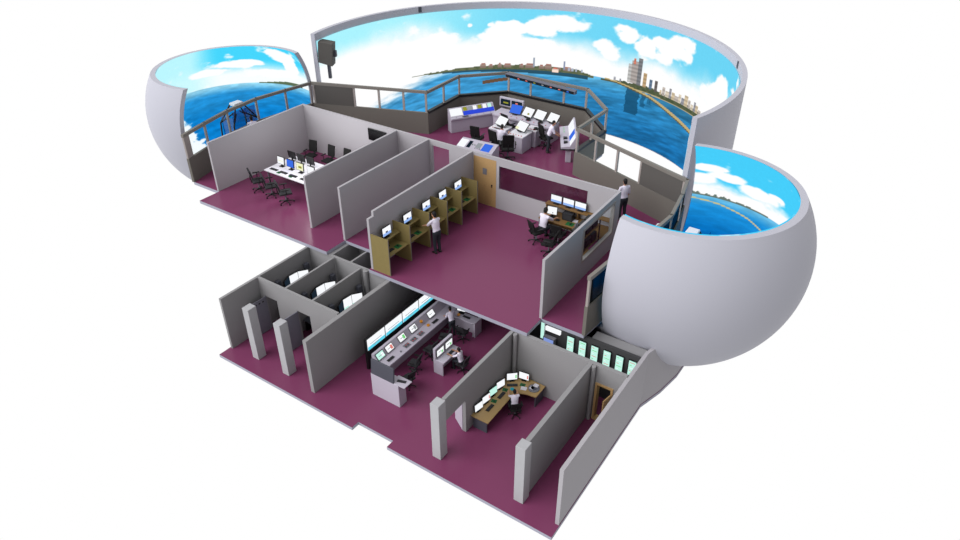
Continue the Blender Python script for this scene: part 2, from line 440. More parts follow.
def picture_mat(name):
    m = bpy.data.materials.new(name); m.use_nodes = True
    nt = m.node_tree; nt.nodes.clear()
    o = nt.nodes.new('ShaderNodeOutputMaterial'); e = nt.nodes.new('ShaderNodeEmission')
    a = nt.nodes.new('ShaderNodeAttribute'); a.attribute_name = 'picture'
    tc = nt.nodes.new('ShaderNodeTexCoord'); nz = nt.nodes.new('ShaderNodeTexNoise'); nz.inputs['Scale'].default_value = 9
    nt.links.new(tc.outputs['Object'], nz.inputs['Vector'])
    mr = nt.nodes.new('ShaderNodeMapRange'); mr.inputs[3].default_value = 0.96; mr.inputs[4].default_value = 1.06
    nt.links.new(nz.outputs['Fac'], mr.inputs[0]); nt.links.new(mr.outputs[0], e.inputs['Strength'])
    nt.links.new(a.outputs['Color'], e.inputs['Color']); nt.links.new(e.outputs[0], o.inputs[0])
    return m
def picture_mesh(name, pts, cols, nu, nv, parent, M, flip=False, keep=None):
    me = bpy.data.meshes.new(name)
    idx = np.arange(nu*nv).reshape(nv, nu)
    q = np.stack([idx[:-1,:-1], idx[:-1,1:], idx[1:,1:], idx[1:,:-1]], -1).reshape(-1, 4)
    if keep is not None: q = q[keep[:-1,:-1].ravel()]
    if flip: q = q[:, ::-1]
    me.from_pydata(pts.reshape(-1,3).tolist(), [], q.tolist())
    at = me.color_attributes.new('picture', 'FLOAT_COLOR', 'POINT')
    c = np.clip(cols.reshape(-1,3), 0, 255)/255.
    l = np.where(c <= 0.04045, c/12.92, ((c+0.055)/1.055)**2.4)
    at.data.foreach_set('color', np.concatenate([l, np.ones((len(l),1))], 1).astype(np.float32).ravel())
    me.materials.append(M); me.update()
    o = bpy.data.objects.new(name, me); C.objects.link(o); o.parent = parent
    return o
pic_m = picture_mat('projected_picture')
for m_ in [pic_m] + [MATS[k] for k in MATS if k.startswith('screen_')]: m_.cycles.emission_sampling = 'NONE'
T0, T1 = -17.4, 195.0
drum = thing('projection_screen', 'huge curved grey projection wall with harbour skyline image wrapped around the bridge', 'projection screen')
mb = MB(); N = 160; ring = []
for i in range(N+1):
    a = math.radians(T0 + (T1-T0)*i/N); ca, sa = math.cos(a), math.sin(a)
    ring.append([(CX+r*ca, CY+r*sa, z) for r, z in ((10.34,-0.36),(10.56,-0.36),(10.56,7.0),(10.34,7.0))])
for i in range(N):
    a, b = ring[i], ring[i+1]
    for k in range(4):
        k2 = (k+1) % 4
        mb.add([a[k], b[k], b[k2], a[k2]], [(3,2,1,0)])
mb.add(ring[0], [(3,2,1,0)][:1]); mb.add(ring[-1], [(0,1,2,3)])
shell = mb.build('shell', shell_m, drum)
nu, nv = 1050, 190
TH, ZZ = np.meshgrid(np.linspace(T0+.25, T1-.25, nu), np.linspace(-0.3, 6.63, nv))
ar = np.radians(TH); pts = np.stack([CX+10.3*np.cos(ar), CY+10.3*np.sin(ar), ZZ], -1)
picture_mesh('harbour_picture', pts, paint_main(TH, ZZ), nu, nv, drum, pic_m, True)
for a in (151.9, 26.6):
    ar_ = math.radians(a); M = Matrix.Translation((CX+10.33*math.cos(ar_), CY+10.33*math.sin(ar_), 0)) @ Matrix.Rotation(ar_, 4, 'Z')
    MB().box(-0.03,0.02,-0.09,0.09,6.7,7.005,0,M).build('panel_joint', slate, drum)

def pod(name, label, cx, cy, cz, R, side, painter):
    root = thing(name, label, 'projection dome', (cx,cy,0))
    dx = 1.05; ztop = 6.25
    def rng(z, r_):
        dx = 1.05 + max(0, 2.25-z)*1.3
        r = math.sqrt(max(r_*r_-(z-cz)**2, 1e-4))
        if r <= dx: return r, 0.0, 2*PI
        a = math.acos(dx/r)
        return r, a, 2*PI-a
    mb = MB(); nz, na = 48, 96
    def grid(rr, zt):
        rows = []
        for j in range(nz+1):
            t = j/nz; z = cz - rr*math.cos(t*(PI - math.acos((zt-cz)/rr)) )
            r, a0, a1 = rng(z, rr)
            row = []
            for i in range(na+1):
                a = a0+(a1-a0)*i/na
                if side > 0: a = PI - a
                row.append((r*math.cos(a), r*math.sin(a), z))
            rows.append(row)
        return rows
    A = grid(R, ztop); B_ = grid(R-0.2, ztop)
    def addgrid(rows, flip):
        o = len(mb.v); W = len(rows[0])
        for r in rows: mb.v += r
        for j in range(len(rows)-1):
            for i in range(W-1):
                f = (o+j*W+i, o+j*W+i+1, o+(j+1)*W+i+1, o+(j+1)*W+i)
                mb.f.append(f[::-1] if flip else f); mb.m.append(0)
    fl = side > 0
    addgrid(A, fl); addgrid(B_, not fl)
    addgrid([A[-1], B_[-1]], fl)                                  # rim
    addgrid([[r[0] for r in A], [r[0] for r in B_]], not fl); addgrid([[r[-1] for r in A], [r[-1] for r in B_]], fl)
    mb.build('shell', shell_m, root, smooth=False)
    for p in root.children[0].data.polygons: p.use_smooth = True
    # picture
    rr = R-0.23; nu, nv = 420, 200
    zl = np.linspace(cz-3.6, ztop+0.012, nv); P = np.zeros((nv, nu, 3)); TH = np.zeros((nv, nu)); Zg = np.zeros((nv, nu))
    for j, z in enumerate(zl):
        r, a0, a1 = rng(z, rr); a = np.linspace(a0+.01, a1-.01, nu)
        if side > 0: a = PI - a
        P[j,:,0] = r*np.cos(a); P[j,:,1] = r*np.sin(a); P[j,:,2] = z
        TH[j] = np.degrees(a) % 360; Zg[j] = z
    picture_mesh('sea_picture', P, painter(TH, Zg), nu, nv, root, pic_m, side < 0, None if side < 0 else ~((np.sin(np.radians(TH)) < -0.1) & (Zg < 5.2)))
    return root
pod('projection_dome', 'grey spherical projection dome with open top and sea image, left of the conference room', -3.3, -1.2, 4.08, 4.18, -1, paint_pod_left)
pod('projection_dome', 'grey spherical projection dome with open top and sea image, in front at the right', 19.5, -1.2, 4.0, 4.19, 1, paint_pod_right)

# projector box at the left end of the big screen
t = thing('wall_projector', 'dark grey projector box bracketed at the left end of the curved screen', 'projector', (-1.66,3.62,5.0), math.radians(-62))
MB().prof([(-.45,.55),(.3,.35),(.42,1.5),(-.32,1.62)], -0.3, 0.3).build('case', panelgrey, t, bevel=0.02)
MB().box(-0.08,0.08,-0.05,0.1,-0.35,0.55).box(-0.1,0.1,0.25,0.5,0.8,1.1).build('bracket', slate, t)
MB().tube([(0,-0.42,0.8),(0,-0.5,0.8)], 0.07).build('lens', black, t)

# ------------------------------------------------------------ lower floor walls
G = 2.22
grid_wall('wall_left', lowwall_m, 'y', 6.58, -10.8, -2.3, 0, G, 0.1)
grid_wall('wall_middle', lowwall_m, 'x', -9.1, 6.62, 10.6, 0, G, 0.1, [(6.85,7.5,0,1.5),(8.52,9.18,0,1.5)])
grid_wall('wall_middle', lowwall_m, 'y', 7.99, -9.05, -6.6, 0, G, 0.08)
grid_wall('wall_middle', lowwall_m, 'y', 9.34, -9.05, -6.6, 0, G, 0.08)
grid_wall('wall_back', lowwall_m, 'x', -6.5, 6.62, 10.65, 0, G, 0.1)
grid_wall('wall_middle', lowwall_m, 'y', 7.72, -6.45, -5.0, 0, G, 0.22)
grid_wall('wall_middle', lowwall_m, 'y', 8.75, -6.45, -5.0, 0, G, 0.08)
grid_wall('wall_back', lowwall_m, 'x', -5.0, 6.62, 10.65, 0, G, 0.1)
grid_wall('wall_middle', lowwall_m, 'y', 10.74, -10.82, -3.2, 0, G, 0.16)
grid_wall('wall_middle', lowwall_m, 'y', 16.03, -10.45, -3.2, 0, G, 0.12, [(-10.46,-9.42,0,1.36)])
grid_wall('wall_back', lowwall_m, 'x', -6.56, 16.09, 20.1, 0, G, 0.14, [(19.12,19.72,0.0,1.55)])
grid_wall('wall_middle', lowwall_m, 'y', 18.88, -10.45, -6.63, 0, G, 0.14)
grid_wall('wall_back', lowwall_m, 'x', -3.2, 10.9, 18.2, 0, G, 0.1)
# right outer wall follows the slab
mb = MB()
rw = [(20.2,-10.85),(20.2,-5.2),(20.48,-4.2),(20.66,-3.1),(20.68,-2.2)]; ri = [(20.08,-10.85),(20.08,-5.2),(20.36,-4.2),(20.54,-3.1),(20.56,-2.2)]
mb.prism(rw + ri[::-1], 0, G); struct(mb.build('wall_right', wall_m))
# dark wall with the tall server displays behind the desk room
dw = struct(MB().box(16.1,20.06,-5.6,-5.5,0,2.22).build('wall_back', mat('dark_wall', (62,62,64), .8)))
struct(MB().box(18.3,20.05,-5.45,-4.95,2.0,2.1).build('ceiling', lowwall_m))
for i in range(6):
    x = 17.55 + i*0.437
    t = thing('wall_display', ['leftmost', 'second from left', 'third from left', 'fourth from left', 'fifth from left', 'rightmost'][i] + ' of the tall mint displays on the dark lower wall', 'display', (x,-5.6,1.22), 0, 'tall displays on the dark lower wall')
    MB().box(0,0.27,-0.05,0,0,0.84).build('case', black, t)
    s = MB(); s.box(0.015,0.255,-0.056,-0.05,0.02,0.82,0)
    for k in range(7): s.box(0.05,0.12+.1*((k*7+i)%2),-0.058,-0.056,0.08+k*.11,0.10+k*.11,1+(k+i)%3)
    s.build('screen', [E_mint,E_white,E_green,E_red], t)
t = thing('wall_display', 'pale green display at the slab corner above the desk room', 'display', (16.55,-5.6,1.5), 0)
MB().box(0,0.16,-0.05,0,0,0.72).build('case', white, t); MB().box(0.02,0.14,-0.056,-0.05,0.03,0.69).build('screen', E_mint, t)
t = thing('wall_display', 'blue monitor box under the white light strip by the slab corner', 'display', (16.75,-5.66,1.42), math.radians(0))
MB().box(0,0.42,-0.16,0,0,0.36).build('case', greyplas, t); MB().box(0.03,0.39,-0.17,-0.16,0.03,0.33).build('screen', emit('screen_steel',(130,152,215)), t)
tag(MB().box(16.75,17.3,-5.68,-5.6,1.95,2.1).build('light_box', E_white), 'white light box on the dark wall above the blue monitor', 'light')

# pillars and pipes
for (x, y, l) in ((7.62,-10.71,'square grey pillar near the far left of the lower floor'),(9.16,-10.71,'square grey pillar between the left pillar and the long partition'),(15.8,-10.8,'square grey pillar at the end of the wall left of the desk room'),(18.7,-10.8,'square grey pillar at the end of the wall right of the desk room')):
    tag(MB().box(x,x+0.31,y,y+0.35,0,2.2).build('pillar', mat('pillar_paint',(172,172,176),.85), bevel=0.008), l, 'pillar')
for (x, y, l) in ((9.62,-6.62,'round grey column behind the third cubicle'),(16.2,-6.72,'round grey pipe in the left back corner of the desk room'),(19.03,-6.72,'round grey pipe at the far end of the right corridor')):
    tag(MB().tube([(x,y,0),(x,y,G)], 0.1 if x<10 else 0.07, 16).build('column', lowwall_m, smooth=False), l, 'column')
# cubicle doors, swung open
for (x, l) in ((6.9,'grey door swung open from the left cubicle doorway'),(8.56,'grey door swung open from the right cubicle doorway')):
    t = thing('open_door', l, 'door', (x,-9.16,0), math.radians(-93))
    MB().box(0,0.66,-0.02,0.02,0.02,1.48).build('leaf', doorgrey, t)
    MB().box(0.58,0.6,-0.06,0.06,0.7,0.76).build('handle', black, t)
    if x < 7:
        for k in range(3): MB().box(0.13+k*.16,0.2+k*.16,0.02,0.026,1.32,1.37).build('vent', black, t)
t = thing('open_door', 'pale open door leaf seen through the gap beside the middle pillar', 'door', (15.97,-9.42,0), math.radians(148))
MB().box(0,0.6,-0.02,0.02,0.02,1.34).build('leaf', lav, t)
MB().box(0.52,0.55,-0.05,0.05,0.6,0.66).build('handle', black, t)
d = struct(MB().box(19.12,19.19,-6.67,-6.45,0,1.55).box(19.65,19.72,-6.67,-6.45,0,1.55).box(19.19,19.65,-6.67,-6.45,1.48,1.55).box(19.19,19.65,-6.67,-6.45,0,0.05).build('door_2', oak))
tag(MB().box(0,0.4,-0.02,0.02,0.03,1.34).build('open_door', oak, loc=(19.68,-6.7,0), rz=math.radians(-100)), 'small oak door opened into the right corridor', 'door')

# ------------------------------------------------------------ generic furniture
SMALL = {}
def monitor(label, loc, rz, w=0.5, h=0.32, rows=None, tilt=0, cat='monitor', group=None, stand=0.12, scale=1.0, mats=None):
    """screen faces local -Y; origin at base"""
    t = thing('monitor', label, cat, loc, rz, group, scale)
    z0 = stand
    M = Matrix.Translation((0,0,z0)) @ Matrix.Rotation(math.radians(-tilt), 4, 'X')
    MB().box(-w/2,w/2,-0.02,0.03,0,h,0,M).build('case', black, t, bevel=0.006)
    (MB().box(-0.12,0.12,-0.05,0.12,0,z0+.006) if tilt >= 10 else MB().box(-0.03,0.03,0.025,0.06,0.005,z0+h*.4).box(-0.12,0.12,-0.05,0.12,0,0.014)).build('stand', black, t)
    s = MB(); mats = []
    rows = rows or [(0,1,0,1,E_white)]
    for (u0,u1,v0,v1,m) in rows:
        if m not in mats: mats.append(m)
        k = mats.index(m); d = 0.001*(rows.index((u0,u1,v0,v1,m))+1)
        W = w-0.04; Hh = h-0.04
        s.box(-W/2+W*u0, -W/2+W*u1, -0.024-d, -0.02, 0.02+Hh*v0, 0.02+Hh*v1, k, M)
    s.build('screen', mats, t)
    return t
def keyboard(label, loc, rz, scale=1.0, group=None, m=None):
    t = thing('keyboard', label, 'keyboard', loc, rz, group, scale)
    MB().box(-0.22,0.22,-0.075,0.075,0,0.02).build('body', m or black, t, bevel=0.004)
    k = MB()
    for j in range(4):
        for i in range(12): k.box(-0.205+i*.034,-0.205+i*.034+.028,-0.062+j*.032,-0.062+j*.032+.025,0.02,0.028)
    k.build('keys', mat('key_caps',(48,48,52),.5) if 'key_caps' not in MATS else MATS['key_caps'], t)
    return t
def mouse_mat(label, loc, rz, scale=1.0, group=None, m=None):
    t = thing('mouse_mat', label, 'mouse mat', loc, rz, group, scale)
    MB().box(-0.12,0.12,-0.1,0.1,0,0.006).build('mat', m or green, t, bevel=0.002)
    o = MB().ball((0.02,0,0.02),(0.03,0.052,0.018)).build('mouse', black, t, smooth=True)
    return t
def office_chair(label, loc, rz, m=None, group=None, scale=1.0, tall=False, arms=True):
    m = m or darkfab
    t = thing('office_chair', label, 'chair', loc, rz, group, scale)
    b = MB()
    for k in range(5):
        a = 2*PI*k/5+0.3
        b.tube([(0,0,0.09),(0.16*math.cos(a),0.16*math.sin(a),0.085),(0.29*math.cos(a),0.29*math.sin(a),0.065)], [0.03,0.022,0.016], 8)
    b.tube([(0,0,0.06),(0,0,0.13)], 0.04, 12)
    b.build('star_base', black, t)
    for k in range(5):
        a = 2*PI*k/5+0.3
        MB().tube([(0.29*math.cos(a)-0.018,0.29*math.sin(a),0.03),(0.29*math.cos(a)+0.018,0.29*math.sin(a),0.03)], 0.03, 10).build('caster', black, t)
    MB().tube([(0,0,0.12),(0,0,0.42)], 0.025, 10).build('gas_column', greyplas, t)
    s = MB(); s.prof([(-0.24,0.42),(0.22,0.42),(0.26,0.44),(0.24,0.495),(0.1,0.5),(-0.22,0.49)], -0.24, 0.24)
    s.build('seat', m, t, bevel=0.025)
    hb = 1.12 if tall else 0.98
    s = MB(); s.prof([(-0.23,0.58),(-0.18,0.58),(-0.2,0.75),(-0.28,hb),(-0.34,hb),(-0.27,0.75)], -0.22, 0.22)
    s.build('backrest', m, t, bevel=0.02)
    MB().tube([(0,-0.05,0.41),(0,-0.25,0.42),(0,-0.29,0.62),(0,-0.28,0.72)], 0.02, 8).build('back_bar', black, t)
    if arms:
        for sx in (-1, 1):
            MB().tube([(sx*0.2,0.02,0.42),(sx*0.29,0.02,0.45),(sx*0.29,0.02,0.66)], 0.016, 8).box(sx*0.29-0.03,sx*0.29+0.03,-0.14,0.14,0.66,0.69).build('armrest', black, t)
    return t

# ------------------------------------------------------------ people
def arm_ik(S, Hn, l1=0.29, l2=0.27, pole=Vector((0,-0.4,-1))):
    d = Hn - S; L = min(d.length, (l1+l2)*0.995); dn = d.normalized(); Hn = S + dn*L
    a = (l1*l1 - l2*l2 + L*L)/(2*L); hh = math.sqrt(max(l1*l1-a*a, 0))
    p = pole - dn*pole.dot(dn); p.normalize()
    return S + dn*a + p*hh, Hn
def person(label, loc, rz, seated=False, lean=0.0, hands=None, look=0.0, scale=1.0, seat=0.52, step=0.0):
    t = thing('person', label, 'person', loc, rz, None, scale)
    pz = seat+0.08 if seated else 0.94
    R = Matrix.Translation((0,0,pz)) @ Matrix.Rotation(-lean, 4, 'X') @ Matrix.Translation((0,0,-0.94))
    def U(x,y,z): return R @ Vector((x,y,z))
    b = MB(); X = (0,1,0)
    torso = [(U(0,0,.86),(.15,.11)),(U(0,0,.94),(.165,.115)),(U(0,0.0,1.08),(.135,.095)),(U(0,.0,1.25),(.165,.11)),(U(0,0,1.38),(.17,.1)),(U(0,0,1.46),(.1,.07)),(U(0,.005,1.5),(.055,.055)),(U(0,.012,1.58),(.05,.052))]
    def up_of(): return (R.to_3x3() @ Vector((0,1,0)))
    b.tube([p for p,_ in torso], [r for _,r in torso], 18, 0, up_of())
    # head
    Hm = Matrix.Translation(U(0,.02,1.56)) @ Matrix.Rotation(-lean*0.5, 4, 'X') @ Matrix.Rotation(look, 4, 'Z')
    hm = Hm
    b.ball((0,0,.1),(.074,.092,.115), 0, hm, 20, 14); b.ball((0,.035,.035),(.052,.055,.05), 0, hm)
    b.ball((0,.095,.075),(.013,.02,.022), 0, hm, 8, 6)
    for sx in (-1,1): b.ball((sx*.076,0,.085),(.012,.02,.032), 0, hm, 8, 6)
    # arms
    shoulders = {}; sleeves = MB()
    for sx in (-1, 1):
        S = U(sx*.175,0,1.42)
        tgt = hands[0 if sx < 0 else 1] if hands else None
        tgt = Vector(tgt) if tgt is not None else U(sx*.27,.06,.86)
        E_, W = arm_ik(S, tgt, pole=Vector((sx*.35,-.5,-1)))
        b.tube([U(sx*.1,0,1.42), S, (S+E_)/2, E_, (E_+W)/2, W], [.06,.058,.048,.04,.036,.026], 12)
        d = (W-E_).normalized()
        side = d.cross(Vector((0,0,1)))
        if side.length < .2: side = Vector((0,1,0))
        side.normalize()
        b.tube([W, W+d*.04, W+d*.09], [(.028,.018),(.04,.017),(.038,.014)], 12, 0, d.cross(side))
        for k, (o_, ln) in enumerate(((-.03,.062),(-.01,.075),(.011,.07),(.03,.055))):
            p0 = W+d*.085+side*o_; p1 = p0+d*ln*.5+Vector((0,0,-.006)); p2 = p0+d*ln*.9+Vector((0,0,-.022))
            b.tube([p0-d*.02,p0,p1,p2], [.0095,.0095,.009,.0075], 8)
        th = W+d*.03-side*sx*-.03
        b.tube([W+d*.02+side*(-.02), W+d*.05+side*(-.05), W+d*.085+side*(-.06)], [.012,.011,.009], 8)
        sleeves.tube([U(sx*.09,0,1.42), S, (S+E_)/2, E_, E_+d*.02], [.066,.068,.06,.053,.05], 12)
    # legs
    trs = MB()
    trs.tube([U(0,0,1.02), U(0,0,.93), U(0,0,.84)], [(.158,.118),(.18,.13),(.155,.12)], 18, 0, up_of())
    for sx in (-1, 1):
        hp = Vector((sx*.09,0,pz-.03))
        if seated: kn = Vector((sx*.13,.43,seat+.04)); an = Vector((sx*.12,.40,.09)); 
        else: kn = Vector((sx*.1,.03+sx*step*.5,.5)); an = Vector((sx*.105,-.02+sx*step,.09))
        b.tube([hp, hp.lerp(kn,.4), kn, kn.lerp(an,.35), an], [.088,.078,.056,.055,.036], 12, 0, (0,1,.3) if not seated else (0,.3,1))
        trs.tube([hp+Vector((0,0,.02)), hp.lerp(kn,.4), kn, kn.lerp(an,.35), an+Vector((0,0,-.01))], [.1,.09,.069,.067,.055], 14, 0, (0,1,.3) if not seated else (0,.3,1))
        f = [an+Vector((0,-.05,-.05)), an+Vector((0,.06,-.055)), an+Vector((sx*.01,.17,-.07))]
        b.tube([an, an+Vector((0,0,-.05))], .035, 10); b.tube(f, [(.034,.03),(.04,.028),(.035,.016)], 10, 0, (0,0,1))
        MB().tube([an+Vector((0,-.08,-.055)), an+Vector((0,-.06,-.05)), an+Vector((0,.05,-.05)), an+Vector((sx*.01,.14,-.065)), an+Vector((sx*.01,.19,-.07))], [(.03,.025),(.043,.038),(.048,.038),(.046,.024),(.03,.015)], 12, 0, (0,0,1)).build('shoe', shoe, t, smooth=True)
    def rem(o, v):
        m = o.modifiers.new('fuse', 'REMESH'); m.mode = 'VOXEL'; m.voxel_size = v; m.use_smooth_shade = True
        return o
    body = rem(b.build('body', skin, t), 0.013)
    sh = MB(); st = [(U(0,0,.9),(.172,.125)),(U(0,0,.97),(.17,.122)),(U(0,0,1.1),(.152,.11)),(U(0,0,1.25),(.178,.122)),(U(0,0,1.38),(.182,.112)),(U(0,0,1.465),(.115,.082)),(U(0,.003,1.5),(.066,.064))]
    sh.tube([p for p,_ in st], [r for _,r in st], 18, 0, up_of())
    sh.v += []; o = len(sh.v); sh.v += sleeves.v; sh.f += [tuple(i+o for i in f) for f in sleeves.f]; sh.m += sleeves.m
    rem(sh.build('shirt', shirt_m, t), 0.018)
    rem(trs.build('trousers', trouser, t), 0.018)
    hr = MB(); hr.ball((0,-.018,.125),(.083,.092,.105), 0, hm, 18, 12); hr.ball((0,-.05,.07),(.074,.062,.085), 0, hm, 14, 10)
    rem(hr.build('hair', hair, t), 0.012)
    for sx in (-1,1): MB().ball((sx*.029,.086,.105),(.011,.007,.007), 0, hm, 8, 6).build('eye', black, t)
    MB().ball((0,.088,.032),(.022,.008,.006), 0, hm, 8, 6).build('mouth', redm, t)
    return t

DOCS = [(0,1,0,1,E_white),(0,1,0,.34,E_pale),(.35,.6,.3,.5,E_ink)]
PLAIN = [(0,1,0,1,E_white),(.55,.62,.1,.3,E_ink)]
# ------------------------------------------------------------ conference room
t = thing('conference_table', 'long white conference table covered with monitors in the left room', 'table', (1.35,-3.95,ZU))
MB().box(0,4.0,0,1.85,0.70,0.745).build('table_top', white, t, bevel=0.008)
for (x,y) in ((0.1,0.1),(3.85,0.1),(0.1,1.7),(3.85,1.7)): MB().box(x,x+.06,y,y+.06,0,.70).build('leg', greyplas, t)
MB().box(.16,3.85,.9,.93,.2,.70).build('modesty_panel', white, t)
TZ = ZU+.746
fm = [('white-screened monitor at the left of the front row on the conference table',1.78,[(0,1,0,1,E_white),(.1,.9,.4,.5,E_cream)]),
      ('blue-screened monitor in the front row on the conference table',2.38,[(0,1,0,1,E_blue)]),
      ('cream-screened monitor right of the blue one on the conference table',2.98,[(0,1,0,1,E_cream),(.3,.8,.3,.6,E_olive)]),
      ('front-row conference monitor half hidden by the partition',3.65,[(0,1,0,1,E_white)])]
for l, x, rows in fm:
    monitor(l, (x,-3.28,TZ), 0.0, .44, .36, rows, 6, group='front row of conference monitors')
    keyboard('black keyboard in front of the ' + l.split(' on the')[0].split(' half')[0], (x-.05,-3.68,TZ), 0, group='conference keyboards')
for i, (l, x) in enumerate((('left','1'),('middle','2'),('right','3'))):
    monitor(['leftmost','middle','rightmost'][i] + ' black monitor back on the rear edge of the conference table', (1.75+i*.58,-2.55,TZ), PI, .46, .36, [(0,1,0,1,E_dark)], 6, group='rear row of conference monitors')
for x, l in ((2.15,'green mouse mat by the left keyboard on the conference table'),(2.88,'green mouse mat by the cream monitor on the conference table')):
    mouse_mat(l, (x,-3.78,TZ), 0, .85)
c0 = office_chair('leftmost grey office chair on the near side of the conference table', (1.55,-4.5,ZU), -.55, darkfab, 'near side conference chairs', 1.1)
dup(c0, 'middle grey office chair on the near side of the conference table', (2.42,-4.55,ZU), -.6)
dup(c0, 'grey office chair on the near side of the conference table, closest to the partition', (3.4,-4.65,ZU), -.6)
c1 = office_chair('tall black chair behind the conference table, nearest the room corner', (1.5,-1.25,ZU), PI+.15, blackfab, 'far side conference chairs', 1.0, True)
dup(c1, 'tall black chair in the middle of the far side of the conference table', (2.58,-1.2,ZU), PI-.05)
dup(c1, 'tall black chair behind the conference table, only its top showing over the partition', (3.5,-1.1,ZU), PI)
t = thing('television', 'black flat television hung on the conference room back wall', 'television', (4.25,-.081,ZU+1.52), math.radians(0))
MB().box(0,1.05,-0.05,0,0,.56).build('case', black, t, bevel=.008); MB().box(.03,1.02,-0.055,-0.05,.03,.53).build('screen', mat('dark_screen',(8,8,10),.2), t)
MB().box(.35,.7,0,.03,.15,.4).build('wall_bracket', slate, t)

# ------------------------------------------------------------ booths
PY = [-6.52,-5.3,-4.13,-3.0,-2.02,-0.9]
ordn = ['nearest', 'second nearest', 'third', 'fourth', 'farthest']
for i in range(5):
    y0, y1 = PY[i], PY[i+1]
    t = thing('study_booth', '%s plywood study booth %s' % (ordn[i], ['at the front edge of the main room','with its desk just left of the standing person','standing behind the person, mid row','second from the oak door','beside the oak door'][i]), 'booth', (9.98,y0,ZU), 0, 'row of plywood study booths')
    L = y1-y0
    def side(yy):
        mb = MB(); mb.prof([(0,0),(.8,0),(.8,1.5),(0,1.5)], yy-.02, yy+.02)
        R_ = Matrix(((0,1,0,0),(1,0,0,0),(0,0,1,0),(0,0,0,1)))
        mb.v = [tuple(R_ @ Vector(v)) for v in mb.v]; mb.f = [f[::-1] for f in mb.f]
        return mb
    o = side(0).build('side_panel', ply, t); MB().box(.8,.815,-.02,.02,0,1.5).build('edge_strip', plyedge, o)
    if i == 4:
        o = side(L).build('side_panel', ply, t); MB().box(.8,.815,L-.02,L+.02,0,1.5).build('edge_strip', plyedge, o)
    MB().box(.01,.72,.02,L-.02,.71,.745).build('desk_top', ply, t)
    MB().box(.01,.36,.02,L-.02,1.12,1.15).build('shelf', ply, t)
    MB().box(.01,.03,.02,L-.02,.2,1.12).build('back_panel', ply, t)
    ww = ['nearest booth','second nearest booth','third booth','fourth booth','booth by the oak door'][i]
    ym = (y0+y1)/2+.0
    monitor('monitor with white and blue screen on the shelf of the ' + ww, (10.2,ym,ZU+1.151), PI/2, .48, .36, DOCS, 4, group='study booth monitors', stand=.08)
    keyboard('black keyboard on the desk of the ' + ww, (10.46,ym-.22,ZU+.746), PI/2, 1, 'study booth keyboards')
    mouse_mat('green mouse mat on the desk of the ' + ww, (10.5,ym+.2,ZU+.746), PI/2, 1.15, 'study booth mouse mats')
    t = thing('desk_phone', 'black desk phone under the shelf of the ' + ww, 'phone', (10.14,ym-.02,ZU+.746), PI/2, 'study booth phones')
    MB().prof([(-.1,0),(.1,0),(.1,.1),(-.1,.03)], -.09, .09).build('base', black, t); MB().box(-.09,-.04,-.1,.1,.09,.13).build('handset', black, t)
person('person in white shirt standing and reaching into the second plywood booth', (11.22,-4.28,ZU), math.radians(76), False, .18, [(-.2,.52,1.08),(.2,.45,1.0)], 0.2, .97)

# ------------------------------------------------------------ instructor corner
t = thing('corner_desk', 'wooden desk with raised monitor shelf by the smoked window', 'desk', (13.7,-.95,ZU))
MB().box(0,2.75,0,.88,.71,.745).build('desk_top', hutchwood, t, bevel=.006)
MB().box(-.05,2.75,.6,.88,1.08,1.12).build('raised_shelf', hutchwood, t)
for x in (-.02,1.35,2.71): MB().box(x,x+.03,.62,.86,.745,1.08).build('shelf_support', hutchwood, t)
for x in (0,2.71): MB().box(x,x+.04,.05,.85,0,.71).build('leg', greyplas, t)
MB().box(.05,2.7,.8,.83,.1,.71).build('back_panel', hutchwood, t)
for i, (x,l) in enumerate(((14.06,'left'),(14.6,'middle'),(15.12,'right'))):
    monitor(l + ' monitor of the three white screens on the raised desk shelf', (x,-.2,ZU+1.121), 0, .5, .33, [(0,1,0,1,E_white),(0,1,0,.32,E_pale)], 3, group='three screens on the raised shelf', stand=.06)
monitor('tilted white monitor right in front of the seated instructor', (14.12,-.62,ZU+.746), math.radians(10), .42, .34, PLAIN, 8)
t = thing('desk_speaker', 'black box speaker on the corner desk under the middle screen', 'speaker', (14.75,-.45,ZU+.746))
MB().box(-.22,.22,-.12,.14,0,.3).build('case', black, t, bevel=.01); MB().box(-.19,.19,-.125,-.12,.03,.27).build('grille', darkfab, t)
keyboard('black keyboard on the corner desk before the instructor', (14.3,-.72,ZU+.746), 0)
mouse_mat('green mouse mat on the wooden corner desk', (14.98,-.74,ZU+.746), 0, 1.3)
t = thing('desk_phone', 'grey desk phone with papers on the corner desk', 'phone', (15.3,-.7,ZU+.746))
MB().prof([(-.1,0),(.1,0),(.1,.08),(-.1,.03)], -.1, .1).build('base', greyplas, t); MB().box(-.09,-.04,-.1,.1,.06,.1).build('handset', greyplas, t)
tag(MB().box(-.15,.15,-.1,.1,0,.01).build('paper_stack', paper, loc=(15.0,-.42,ZU+.746), rz=.3), 'grey papers on the corner desk behind the green mat', 'paper')
for i in range(3):
    x = 15.75+i*.001
t = thing('equipment_rack', 'open rack of black units on plywood shelves behind the right wall window', 'rack', (15.85,-2.6,ZU))
for k, z in enumerate((.05,.72,1.3)): MB().box(0,.5,0,1.6,z,z+.03).build('shelf', hutchwood, t)
for x,y in ((0,0),(.46,0),(0,1.56),(.46,1.56)): MB().box(x,x+.04,y,y+.04,0,1.5).build('upright', black, t)
for z in (.75,1.33):
    for k in range(3):
        MB().box(.05,.45,.1+k*.48,.5+k*.48,z,z+.32).build('unit', black, t, bevel=.01)
person('person in white shirt seated at the wooden corner desk', (14.1,-1.32,ZU), math.radians(-10), True, .22, [(-.15,.6,.86),(.2,.6,.85)], 0, 1.0)
oc = office_chair('black office chair under the seated person at the corner desk', (13.95,-1.5,ZU), math.radians(-28), blackfab, 'chairs at the corner desk')
dup(oc, 'empty black office chair tucked under the corner desk', (14.75,-1.2,ZU), .1)
